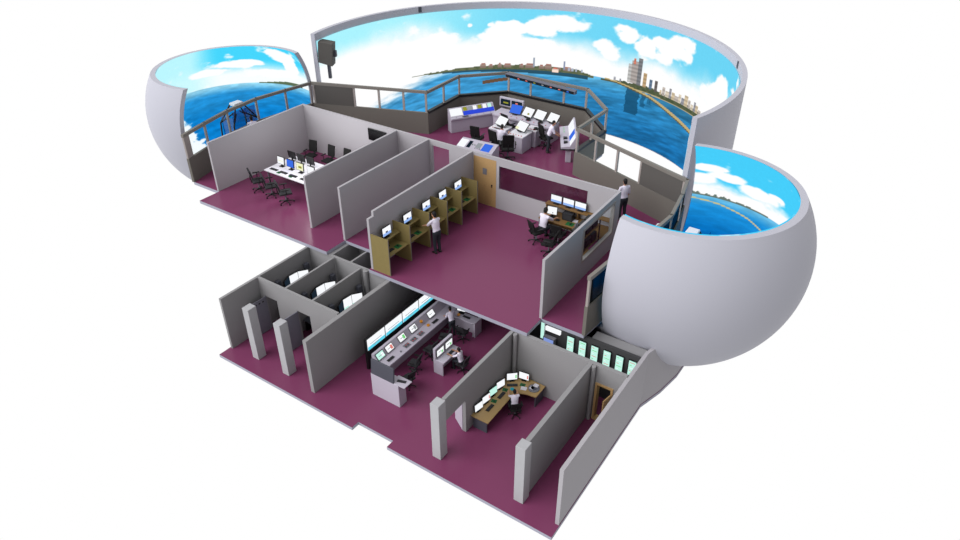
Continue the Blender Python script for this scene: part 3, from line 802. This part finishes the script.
dup(oc, 'empty black office chair turned away, nearest the right wall of the main room', (14.78,-2.0,ZU), math.radians(100))

person('person in white shirt standing in the passage behind the right wall', (15.98,2.0,ZU), math.radians(55), False, .05, [(-.25,.3,1.0),(.25,.2,.92)], -.2, 1.03)

# ------------------------------------------------------------ wing stations
def rig(label, x, y):
    t = thing('projector_rig', label, 'projector', (x,y,0))
    MB().box(-.2,.2,-.27,.27,4.3,4.44).build('projector_box', white, t, bevel=.03)
    for sx in (-1,1):
        for sy in (-1,1):
            MB().tube([(sx*.2,sy*.22,4.35),(sx*.5,sy*.75,3.5),(sx*.62,sy*.95,.35)], .04, 8).build('strut', black, t)
            MB().tube([(sx*.5,sy*.75,3.5),(sx*.1,sy*.2,3.9)], .035, 8).build('brace', black, t)
    for sy in (-1,1): MB().box(-.45,.45,sy*.7-.01,sy*.7+.01,2.7,3.9).build('glass_shield', glass_blue, t)
    MB().box(.44,.46,-.7,.7,2.7,4.2).build('glass_shield', glass_blue, t)
    return t
rig('white projector box on black struts inside the left dome', -3.4, -1.2)
rig('white projector box on black struts inside the right dome', 19.7, -.95)
person('small figure in white shirt at the left wing windows', (-2.05,-1.5,ZU), math.radians(60), False, .1, [(-.2,.45,1.05),(.2,.45,1.05)], 0, .97)
t = thing('wing_console', 'slim grey wing control stand before the left wing windows', 'console', (-1.95,-.35,ZU), PI/2)
MB().box(-.3,.3,-.12,.12,0,.85).build('base', lav, t, bevel=.01); MB().prof([(-.2,.85),(.2,.85),(.2,1.1),(-.2,.92)], -.35, .35).build('control_panel', black, t)
MB().tube([(0,0,.98),(0,-.02,1.15)], .02).ball((0,-.02,1.17),.035).build('lever', redm, t)
t = thing('wing_console', 'white control panel at the right wing beside the dome rim', 'console', (18.1,.55,ZU), -PI/2)
MB().box(-.3,.3,-.12,.12,0,.85).build('base', lav, t, bevel=.01); MB().prof([(-.25,.85),(.2,.85),(.2,1.05),(-.25,.9)], -.4, .4).build('control_panel', white, t)
t = thing('window_monitor_rail', 'long grey overhead instrument panel with dark displays above the front windows', 'instrument panel', (5.75,9.3,ZU+2.18), math.atan2(-.5,4.4))
MB().prof([(-.1,0),(.12,0),(.12,.2),(-.1,.15)], 0, 4.45).build('housing', mat('panel_housing',(96,98,112),.5), t, bevel=.01)
MB().box(.05,4.4,-.106,-.1,.005,.145).build('fascia', black, t)
for k in range(8):
    s = MB(); s.box(.2+k*.52,.62+k*.52,-.115,-.1,.02,.13,0); s.box(.34+k*.52,.46+k*.52,-.12,-.115,.05,.1,1)
    s.build('display', [E_dark, [E_dark,E_red,E_red,E_olive,E_grey,E_red,E_red,E_blue][k]], t)

# ------------------------------------------------------------ bridge consoles
def console(label, p, q, depth=.85, prof=None, panels=(), m=None, base=True):
    """front-bottom edge from p to q, body extends to the left of p->q"""
    ang = math.atan2(q[1]-p[1], q[0]-p[0]); L = math.hypot(q[0]-p[0], q[1]-p[1])
    t = thing('bridge_console', label, 'console', (p[0],p[1],ZU), ang)
    prof = prof or [(.1,0),(.1,.7),(0,.74),(0,.82),(.42,.88),(.72,1.25),(.85,1.25),(.85,0)]
    MB().prof(prof, 0, L).build('cabinet', m or lav, t, bevel=.012)
    i = [k for k in range(len(prof)) if prof[k] == (.42,.88)]
    return t, L
def slope_panel(t, x0, x1, v0, v1, m, name='display', a=(.42,.88), b=(.72,1.25), off=.012):
    dy, dz = b[0]-a[0], b[1]-a[1]; l = math.hypot(dy,dz); nx, nz = -dz/l, dy/l
    def pt(x, v, o): return (x, a[0]+dy*v+nx*o, a[1]+dz*v+nz*o)
    mb = MB()
    mb.add([pt(x0,v0,.002),pt(x1,v0,.002),pt(x1,v1,.002),pt(x0,v1,.002),pt(x0,v0,off),pt(x1,v0,off),pt(x1,v1,off),pt(x0,v1,off)],
        [(0,3,2,1),(4,5,6,7),(0,1,5,4),(1,2,6,5),(2,3,7,6),(3,0,4,7)])
    return mb.build(name, m, t)
def knobs(t, x0, x1, n, y, z, m):
    for k in range(n):
        x = x0+(x1-x0)*k/max(1,n-1)
        MB().tube([(x,y,z),(x,y,z+.03)], .022, 10).build('knob', m, t)
LP = [(.08,0),(.08,.66),(0,.7),(0,.78),(.16,.82),(.44,1.18),(.54,1.18),(.54,0)]
la, lb = (.16,.82), (.44,1.18)
t, L = console('long left bridge console with blue display strip and coloured instruments', (4.85,5.5), (6.2,7.66), prof=LP)
slope_panel(t, .04, .72, .1, .95, E_white, a=la, b=lb)
slope_panel(t, .76, L-.04, .02, .5, E_deep, a=la, b=lb)
for k in range(6):
    o = slope_panel(t, .8+k*.28, 1.0+k*.28, .5, .95, [E_olive,E_grey,E_white,E_olive,E_white,E_mint][k], a=la, b=lb, off=.016); 
knobs(t, .3, L-.3, 6, .08, .79, greyplas)
keyboard('grey keyboard built on the left bridge console desk', (5.22,6.22,ZU+.80), math.atan2(2.16,1.35), .8, None, greyplas)
t, L = console('front bridge console running below the windows', (6.2,7.25), (9.75,7.15), prof=[(.1,0),(.1,.7),(0,.74),(0,.84),(.42,.88),(.85,.9),(.85,0)])
knobs(t, .4, L-.4, 9, .15, .85, redm)
brid = [('open blue-screened laptop display at the left of the front bridge console',7.35,E_blue),('white chart monitor on the front bridge console, next to the blue one',8.05,E_white),('white monitor in the middle of the front bridge console',8.75,E_white),('white monitor at the right end of the front bridge console',9.5,E_white)]
for k, (l, x, m) in enumerate(brid):
    monitor(l, (x,7.62,ZU+.902), [.05,-.2,-.2,-.25][k], .66, .5, [(0,1,0,1,m)] + ([(.5,.7,.2,.4,E_olive)] if k == 1 else []), 42, group='front bridge console screens', stand=.04)
t = thing('instrument_panel', 'upright grey panel with two dark displays behind the front bridge console', 'instrument panel', (5.95,8.35,ZU), .03)
MB().box(0,1.45,0,.14,.9,1.38).build('housing', lav, t, bevel=.01); MB().box(.1,.2,.03,.1,0,.9).build('stand', greyplas, t); MB().box(1.25,1.35,.03,.1,0,.9).build('stand', greyplas, t)
s = MB().box(.08,.66,-.012,0,.97,1.3,0); s.box(.25,.55,-.016,-.012,1.08,1.16,1); s.build('display', [E_dark,E_olive], t)
s = MB().box(.74,1.38,-.012,0,.97,1.3,0); s.box(.98,1.12,-.016,-.012,1.05,1.22,1); s.build('display', [E_dark,E_red], t)
t, L = console('right bridge console angled toward the windows, screens at its outer edge', (9.95,7.7), (11.25,5.45), prof=[(0,.7),(0,.8),(.42,.86),(.66,1.3),(.74,1.3),(.74,.7)])
MB().box(L-.36,L-.08,.25,.5,0,.7).box(.1,.9,.2,.6,0,.7).build('pedestal', lav, t, bevel=.01)
MB().box(L-.7,L+.02,-.02,.76,.66,.72).build('tray', black, t)
for x0_, x1_, m_ in ((.15,.75,E_white),(.8,1.4,E_white),(1.45,2.0,E_blue),(2.05,L-.05,E_white)): slope_panel(t, x0_, x1_, .05, .95, m_, a=(.42,.86), b=(.66,1.3))
for k in range(2):
    MB().box(1.5+k*.5,1.7+k*.5,.14,.32,.82,.9).build('telephone', black, t)
knobs(t, .3, .8, 3, .2, .84, E_green)
# centre desks
def desk_unit(label, x0, x1, y0, y1, h=.86, rz=0):
    t = thing('bridge_cabinet', label, 'cabinet', (x0,y0,ZU), rz)
    w, d = x1-x0, y1-y0
    MB().box(0,w,0,d,0,h-.06).build('cabinet', lav, t, bevel=.012); MB().box(-.03,w+.03,-.03,d+.03,h-.06,h).build('top', white, t, bevel=.008)
    knobs(t, .12, w-.12, 5, .12, h, redm)
    return t
desk_unit('low lavender control cabinet in the middle of the bridge, nearest the wall', 8.35, 9.2, 5.3, 6.2)
desk_unit('low control cabinet behind the central one, before the standing person', 8.75, 9.35, 6.35, 6.95, .86)
desk_unit('left half of the central bridge desk in front of the seated person', 7.15, 8.0, 5.55, 6.25, .84)
monitor('white monitor on the left part of the central bridge desk', (7.5,5.92,ZU+.862), -.3, .7, .5, [(0,1,0,1,E_white)], 44, stand=.04)
monitor('white monitor with cream corner on the central bridge cabinet', (8.72,5.85,ZU+.892), -.3, .7, .5, [(0,1,0,1,E_white),(0,.3,0,.3,E_cream)], 44, stand=.04)
keyboard('grey keyboard on the left part of the central bridge desk', (7.55,5.66,ZU+.84), 0, .9, None, greyplas)
t, L = console('dashboard with white faces, knobs and blue display beside the oak door wall', (7.0,2.85), (8.95,2.98), prof=[(0,0),(0,.78),(.62,1.0),(.72,1.0),(.72,0)])
slope_panel(t, .03, .42, .1, .9, E_white, a=(0,.78), b=(.62,1.0)); slope_panel(t, 1.3, 1.75, .12, .88, E_blue, a=(0,.78), b=(.62,1.0))
slope_panel(t, .5, .68, .15, .85, E_dark, a=(0,.78), b=(.62,1.0)); slope_panel(t, .95, 1.2, .3, .8, E_grey, a=(0,.78), b=(.62,1.0))
knobs(t, .76, .88, 2, .3, .9, green); knobs(t, .98, 1.22, 3, .12, .83, greyplas)
bc = office_chair('black swivel chair behind the rear bridge dashboard, left of the seated person', (6.95,4.75,ZU), math.radians(10), blackfab, 'bridge chairs', 1.12, True)
dup(bc, 'black swivel chair with the seated person in the middle of the bridge', (8.2,4.62,ZU), -.2, None, 1.2)
dup(bc, 'large black swivel chair right of the seated person on the bridge', (8.95,4.4,ZU), math.radians(35), None, 1.25)
dup(bc, 'black swivel chair between the central bridge desk and the front console', (7.45,6.9,ZU), math.radians(-15))
dup(bc, 'black swivel chair left of the person standing on the bridge', (9.75,6.7,ZU), math.radians(-30))
person('person in white shirt seated at the central bridge desk', (8.22,4.85,ZU), math.radians(8), True, .35, [(-.2,.62,.88),(.2,.62,.88)], 0, 1.0)
person('person standing on the bridge leaning over the right console', (10.15,6.2,ZU), math.radians(-55), False, .35, [(-.15,.5,.98),(.15,.5,.98)], 0, .95)
for (x, y, s_, l) in ((9.25,6.55,.9,'black telephone on the cabinet before the standing person'),(8.3,7.4,.9,'black control handset on the front bridge console'),(9.0,7.42,.9,'black throttle unit at the right of the front bridge console')):
    t = thing('control_handset', l, 'telephone', (x,y,ZU+.88), .3)
    MB().box(-.12,.12,-.08,.08,0,.05).build('base', black, t, bevel=.005); MB().tube([(-.1,0,.09),(0,0,.11),(.1,0,.09)], .02).box(-.03,.03,-.02,.02,.05,.1).build('handset', black, t)

# ------------------------------------------------------------ control room (lower)
K = .68
t = thing('video_wall', 'long video wall of four white and cyan screens behind the control console', 'video wall', (11.56,-8.9,0))
MB().box(-.1,0,0,3.9,.0,1.33).build('frame', black, t)
for k in range(4):
    y = .03+k*.96
    s = MB(); s.box(0,.02,y+.02,y+.92,.84,1.3,0); s.box(.02,.023,y+.02,y+.92,.845,.98,1)
    s.box(.02,.024,y+.15,y+.75,1.05,1.07,2); s.box(.023,.026,y+.3,y+.6,.93,.96,2)
    s.build('screen', [E_white,E_cyan,E_grey], t)
t = thing('control_console', 'long lavender control console with sloping screen panel and knobs', 'console', (11.95,-9.0,0))
def rotp(mb):
    R_ = Matrix(((0,1,0,0),(1,0,0,0),(0,0,1,0),(0,0,0,1)))
    mb.v = [tuple(R_ @ Vector(v)) for v in mb.v]; mb.f = [f[::-1] for f in mb.f]; return mb
# profile (x,z) along y
rotp(MB().prof([(-.1,0),(-.1,.93),(.0,.93),(.2,.68),(.6,.65),(.6,.57),(.35,.55),(.35,0)], 0, 4.35)).build('cabinet', lav, t, bevel=.01)
t2 = thing('control_console', 'return desk of the control console along the far end of the room', 'console', (12.56,-5.35,0))
MB().box(0,1.05,0,.42,.56,.62).build('desk_top', lav, t2, bevel=.008); MB().box(.05,1.0,.2,.4,0,.56).build('cabinet', lav, t2); MB().box(.98,1.1,0,.44,0,.66).build('end_panel', lav, t2)
cons = [('mint',E_mint,-8.78),('pink-lined',E_red,-8.3),('green-lined',E_green,-7.62),('grey',E_grey,-6.98),('plain white',E_white,-5.92)]
for k, (nm, m, y) in enumerate(cons):
    tt = thing('panel_screen', nm + ' screen set in the slope of the long control console', 'screen', (12.06,y,.82), PI/2, 'screens of the control console')
    M = Matrix.Rotation(math.radians(-38.7), 4, 'X')
    MB().box(-.19,.19,-.012,.004,-.13,.13,0,M).build('bezel', black, tt)
    s = MB().box(-.17,.17,-.016,-.012,-.11,.11,0,M); s.box(-.1,.12,-.018,-.016,-.02,.0,1,M); s.box(.04,.14,-.018,-.016,-.08,.06,2,M)
    s.build('screen', [E_mint if k == 0 else E_white, E_grey, m if m is not E_mint else E_white], tt)
ck = [(-8.6,'near end'),(-6.05,'far end')]
for y, l in ck: keyboard('black keyboard on the %s of the long control console' % l, (12.36,y,.672), PI/2, .72, 'control console keyboards')
keyboard('black keyboard on the return desk of the control console', (13.15,-5.15,.622), 0, .72)
for k in range(3):
    y = -7.72+k*.4
    tt = thing('button_panel', ['nearest','middle','farthest'][k] + ' panel of red and grey buttons on the control console', 'control panel', (12.36,y,.668), PI/2, 'button panels on the control console')
    MB().box(-.13,.13,-.09,.09,0,.012).build('plate', greyplas, tt)
    for i in range(4):
        MB().box(-.11+i*.06,-.07+i*.06,-.05+.05*(i%2),-.02+.05*(i%2),.012,.03).build('button', redm if (i+k)%2 else black, tt)
for (x,y,z,l) in ((12.06,-6.5,.8,'amber knob on the slope of the control console'),(12.3,-6.4,.665,'amber knob on the flat top of the control console'),(12.82,-5.2,.62,'amber knob on the return desk')):
    tag(MB().tube([(x,y,z),(x+.01,y,z+.05)], .06, 12).build('round_dial', orange), l, 'dial')
tag(MB().tube([(12.4,-8.1,.66),(12.4,-8.1,.69)], .035, 12).build('round_dial', greyplas), 'small grey dial beside the near keyboard on the control console', 'dial')
t = thing('end_cabinet', 'white end cabinet with dark slate panel at the near end of the console', 'cabinet', (12.48,-9.75,0))
MB().box(0,1.18,0,.36,0,.95).build('cabinet', lav, t, bevel=.01)
MB().prof([(0,.93),(.06,.93),(.12,1.52),(.06,1.52)], .02, .98).build('slate_panel', slate, t, bevel=.01)
MB().box(.86,1.42,.02,.42,.93,.96).build('side_shelf', lav, t, bevel=.006)
keyboard('black keyboard on the small shelf of the white end cabinet', (13.62,-9.52,.962), .3, .7)
monitor('small white monitor behind the standing control room person', (12.85,-5.06,.622), .2, .4, .28, PLAIN, 8, scale=.9)
cc = office_chair('grey chair nearest the white end cabinet', (13.25,-8.78,0), math.radians(80), darkfab, 'chairs along the control console', .8)
dup(cc, 'grey chair second along the control console from the white end cabinet', (12.95,-8.05,0), math.radians(100))
dup(cc, 'grey chair third along the control console, level with the island desk', (12.95,-7.15,0), math.radians(90))
dup(cc, 'grey chair fourth along the control console, left of the standing person', (12.95,-6.28,0), math.radians(110))
dup(cc, 'grey chair right of the standing person at the return desk', (13.35,-5.72,0), math.radians(10))
person('person in white shirt standing at the corner of the control console', (12.86,-5.68,0), math.radians(60), False, .35, [(-.2,.5,1.02),(.2,.48,1.02)], 0, .70)
t = thing('island_desk', 'lavender island desk with upright back panel in the control room', 'desk', (13.53,-7.72,0))
MB().box(0,.1,0,1.02,0,1.06).build('back_panel', lav, t, bevel=.008); MB().box(.1,.45,0,1.02,.54,.6).build('desk_top', lav, t, bevel=.006)
MB().box(.1,.4,0,.05,0,.54).build('end_panel', lav, t); MB().box(.1,.4,.97,1.02,0,.54).build('end_panel', lav, t); MB().box(.1,.14,.05,.97,0,.54).build('front_panel', lav, t)
for y, l in ((-7.46,'near'),(-6.96,'far')):
    tt = thing('panel_screen', '%s screen with green markings on the island desk back panel' % l, 'screen', (13.64,y,.82), PI/2, 'screens of the island desk')
    MB().box(-.21,.21,-.012,.008,-.15,.15).build('bezel', black, tt)
    s = MB().box(-.19,.19,-.016,-.012,-.13,.13,0); s.box(-.1,.05,-.018,-.016,.0,.03,1); s.box(.06,.14,-.018,-.016,-.1,.0,2); s.build('screen', [E_white,E_grey,E_green], tt)
keyboard('black keyboard on the island desk', (13.84,-7.1,.602), PI/2, .8)
person('person in white shirt seated at the island desk', (14.3,-7.12,0), math.radians(88), True, .25, [(-.2,.62,.9),(.2,.62,.9)], 0, .70)
dup(cc, 'dark office chair under the person at the island desk', (14.34,-7.12,0), math.radians(88), 'island desk chair', .74)

# ------------------------------------------------------------ L desk room
t = thing('l_shaped_desk', 'L-shaped beech desk with curved inner corner and grey legs', 'desk', (0,0,0))
out = [(16.1,-9.15),(16.74,-9.15),(16.72,-7.75)]
for k in range(7):
    a = PI + (PI/2)*-k/6
    out.append((17.22+.5*math.cos(a), -7.75+.42*math.sin(a)))
out += [(17.4,-7.3),(17.4,-6.68),(16.42,-6.66),(16.1,-6.95)]
MB().prism(out, .485, .52).build('desk_top', deskwood, t, bevel=.006)
MB().box(16.15,16.66,-9.1,-9.06,0,.485).build('leg', slate, t)
MB().box(17.32,17.36,-7.25,-6.72,0,.485).build('leg', slate, t)
MB().box(16.12,16.15,-9.0,-7.0,.1,.485).build('back_panel', slate, t)
DZ = .521
lm = [(-8.86,16.2,80,'nearest the doorway',E_white),(-8.43,16.2,80,'second from the doorway',E_red),(-8.02,16.2,80,'third from the doorway',E_mint),(-7.6,16.22,75,'fourth from the doorway, before the corner',E_white),(-7.08,16.34,42,'turned across the desk corner',E_green),(-6.84,16.66,8,'against the back wall',E_red)]
for y, x, a, l, m in lm:
    monitor('monitor on the L-shaped desk, ' + l, (x,y,DZ), math.radians(a), .52, .4, [(0,1,0,1,E_mint if m is E_mint else E_white),(.82,.94,.2,.7,m)], 4, group='monitors on the L-shaped desk', scale=.72, stand=.08)
keyboard('black keyboard on the L-shaped desk nearest the doorway', (16.42,-8.55,DZ), PI/2, .8, 'keyboards on the L-shaped desk')
keyboard('black keyboard in the middle of the L-shaped desk', (16.42,-7.86,DZ), PI/2, .8, 'keyboards on the L-shaped desk')
keyboard('black keyboard in the corner of the L-shaped desk', (16.46,-7.25,DZ), math.radians(35), .8, 'keyboards on the L-shaped desk')
mouse_mat('green mouse mat on the L-shaped desk nearest the doorway', (16.36,-8.22,DZ), .2, .75); mouse_mat('green mouse mat on the L-shaped desk at mid length', (16.38,-7.57,DZ), .2, .75); mouse_mat('green mouse mat by the back wall on the L-shaped desk', (16.74,-7.05,DZ), .2, .75)
tag(MB().tube([(16.56,-7.42,DZ),(16.56,-7.42,DZ+.02)], .07, 16).build('coaster', cyanm), 'cyan round pad on the desk beside the seated person', 'pad')
tag(MB().box(-.1,.1,-.08,.08,0,.012).build('paper_sheet', paper, loc=(16.86,-7.18,DZ), rz=.3), 'pale sheet of paper on the corner of the L-shaped desk', 'paper')
t = thing('round_organiser', 'grey round desk organiser with papers at the end of the L-shaped desk', 'organiser', (17.14,-7.0,DZ))
MB().tube([(0,0,0),(0,0,.03)], .19, 24).build('tray', greyplas, t); MB().box(-.06,.1,.05,.18,.03,.08).box(-.12,.02,-.1,.02,.03,.05).build('papers', paper, t)
MB().tube([(0,0,.03),(0,0,.05)], .1, 20).build('inner_tray', slate, t)
person('person in white shirt seated at the L-shaped desk', (16.96,-7.9,0), math.radians(42), True, .22, [(-.2,.6,.86),(.2,.6,.88)], 0, .70)
lc = office_chair('black office chair under the person at the L-shaped desk', (17.0,-7.94,0), math.radians(42), blackfab, None, .74)
lc['group'] = 'desk room chair'

# ------------------------------------------------------------ simulator cubicles
cub = ['left','middle','right']
for k, x in enumerate((6.63,8.03,9.38)):
    w = ['left','middle','right'][k] + ' cubicle'
    t = thing('cubicle_desk', 'small dark desk below the curved screens in the ' + w, 'desk', (x+.03,-8.5,0), 0, 'cubicle desks')
    MB().prism([(.03,-.1),(.55,-.1),(.62,.55),(.95,.95),(.95,1.45),(.03,1.45)], .5, .54).build('desk_top', slate, t)
    MB().box(.05,.09,-.05,1.4,0,.5).build('leg', black, t); MB().box(.5,.54,-.05,.1,0,.5).build('leg', black, t)
    ox = (0, 1.43, 2.79)[k]
    for j, (px, py, a, m_) in enumerate(((6.80,-8.0,112,E_dark),(6.75,-7.62,85,E_white),(6.88,-7.24,54,E_white))):
        m = monitor('%s of the three curved screens in the %s' % (['near','centre','far'][j], w), (px+ox,py,.54), math.radians(a), .43, .6, [(0,1,0,1,m_)] + ([(0,.6,0,.35,E_mint)] if j else []), 2, group='curved screens in the cubicles', stand=.44)
    for y in (-6.95,-8.42):
        t = thing('wall_speaker', 'small dark wall speaker in the %s, %s' % (w, 'near the back wall' if y > -8 else 'near the front'), 'speaker', (x+.04,y,1.45), 0, 'cubicle wall speakers')
        MB().box(.04,.2,-.09,.09,0,.26).build('case', slate, t, bevel=.01); MB().box(-.02,.05,-.03,.03,.1,.18).build('bracket', black, t)
    t = thing('operator_chair', 'dark operator chair in the %s' % w, 'chair', (x+.85,-7.9,0), math.radians(60), 'cubicle chairs', .62)
    MB().box(-.22,.22,-.22,.22,.42,.5).build('seat', darkfab, t, bevel=.02); MB().box(-.2,.2,-.27,-.22,.5,.98).build('backrest', darkfab, t, bevel=.015)
    MB().tube([(0,0,0),(0,0,.42)], [.2,.04], 12).build('pedestal', black, t)

# ------------------------------------------------------------ camera, light, world
f_px, pit, yaw, roll = 700.968, 0.582924, -0.591808, -0.0012183
cp, sp = math.cos(pit), math.sin(pit)
F = Vector((math.sin(yaw)*cp, math.cos(yaw)*cp, -sp)); R = Vector((math.cos(yaw), -math.sin(yaw), 0)); U = R.cross(F)
R2 = R*math.cos(roll)+U*math.sin(roll); U2 = -R*math.sin(roll)+U*math.cos(roll)
cam = bpy.data.cameras.new('camera'); co = bpy.data.objects.new('camera', cam); C.objects.link(co)
Mx = Matrix((R2, U2, -F)).transposed().to_4x4(); Mx.translation = (25.2507, -22.24684, 16.55074)
co.matrix_world = Mx
cam.sensor_width = 36; cam.lens = f_px/960*36; cam.clip_end = 300
bpy.context.scene.camera = co
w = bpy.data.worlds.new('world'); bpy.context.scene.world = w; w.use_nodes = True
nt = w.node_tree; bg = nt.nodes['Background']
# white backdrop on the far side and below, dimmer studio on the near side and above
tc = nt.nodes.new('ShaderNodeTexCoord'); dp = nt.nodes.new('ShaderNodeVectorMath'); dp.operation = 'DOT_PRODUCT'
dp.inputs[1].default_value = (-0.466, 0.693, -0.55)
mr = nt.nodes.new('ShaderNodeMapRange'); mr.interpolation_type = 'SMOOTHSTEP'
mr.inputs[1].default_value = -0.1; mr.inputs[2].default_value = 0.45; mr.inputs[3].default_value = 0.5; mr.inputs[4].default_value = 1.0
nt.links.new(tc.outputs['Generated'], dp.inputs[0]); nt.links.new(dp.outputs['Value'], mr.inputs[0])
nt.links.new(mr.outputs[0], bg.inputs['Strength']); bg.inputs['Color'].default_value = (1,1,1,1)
sl = bpy.data.lights.new('sun', 'SUN'); sl.energy = 3.0; sl.angle = math.radians(60)
so = bpy.data.objects.new('sun', sl); C.objects.link(so)
so.rotation_euler = Vector((0.42, 0.66, -0.6)).to_track_quat('-Z', 'Y').to_euler()
for (x, y, z, e) in ((3.2,-2.8,ZU+2.6,120),):  # added fill lamp to brighten the conference room, no visible fitting
    pl = bpy.data.lights.new('fill_light', 'POINT'); pl.energy = e; pl.shadow_soft_size = .6
    po = bpy.data.objects.new('fill_light', pl); C.objects.link(po); po.location = (x,y,z)
vs = bpy.context.scene.view_settings
vs.view_transform = 'Standard'; vs.look = 'None'; vs.gamma = 1; vs.use_curve_mapping = False; vs.exposure = 0.0
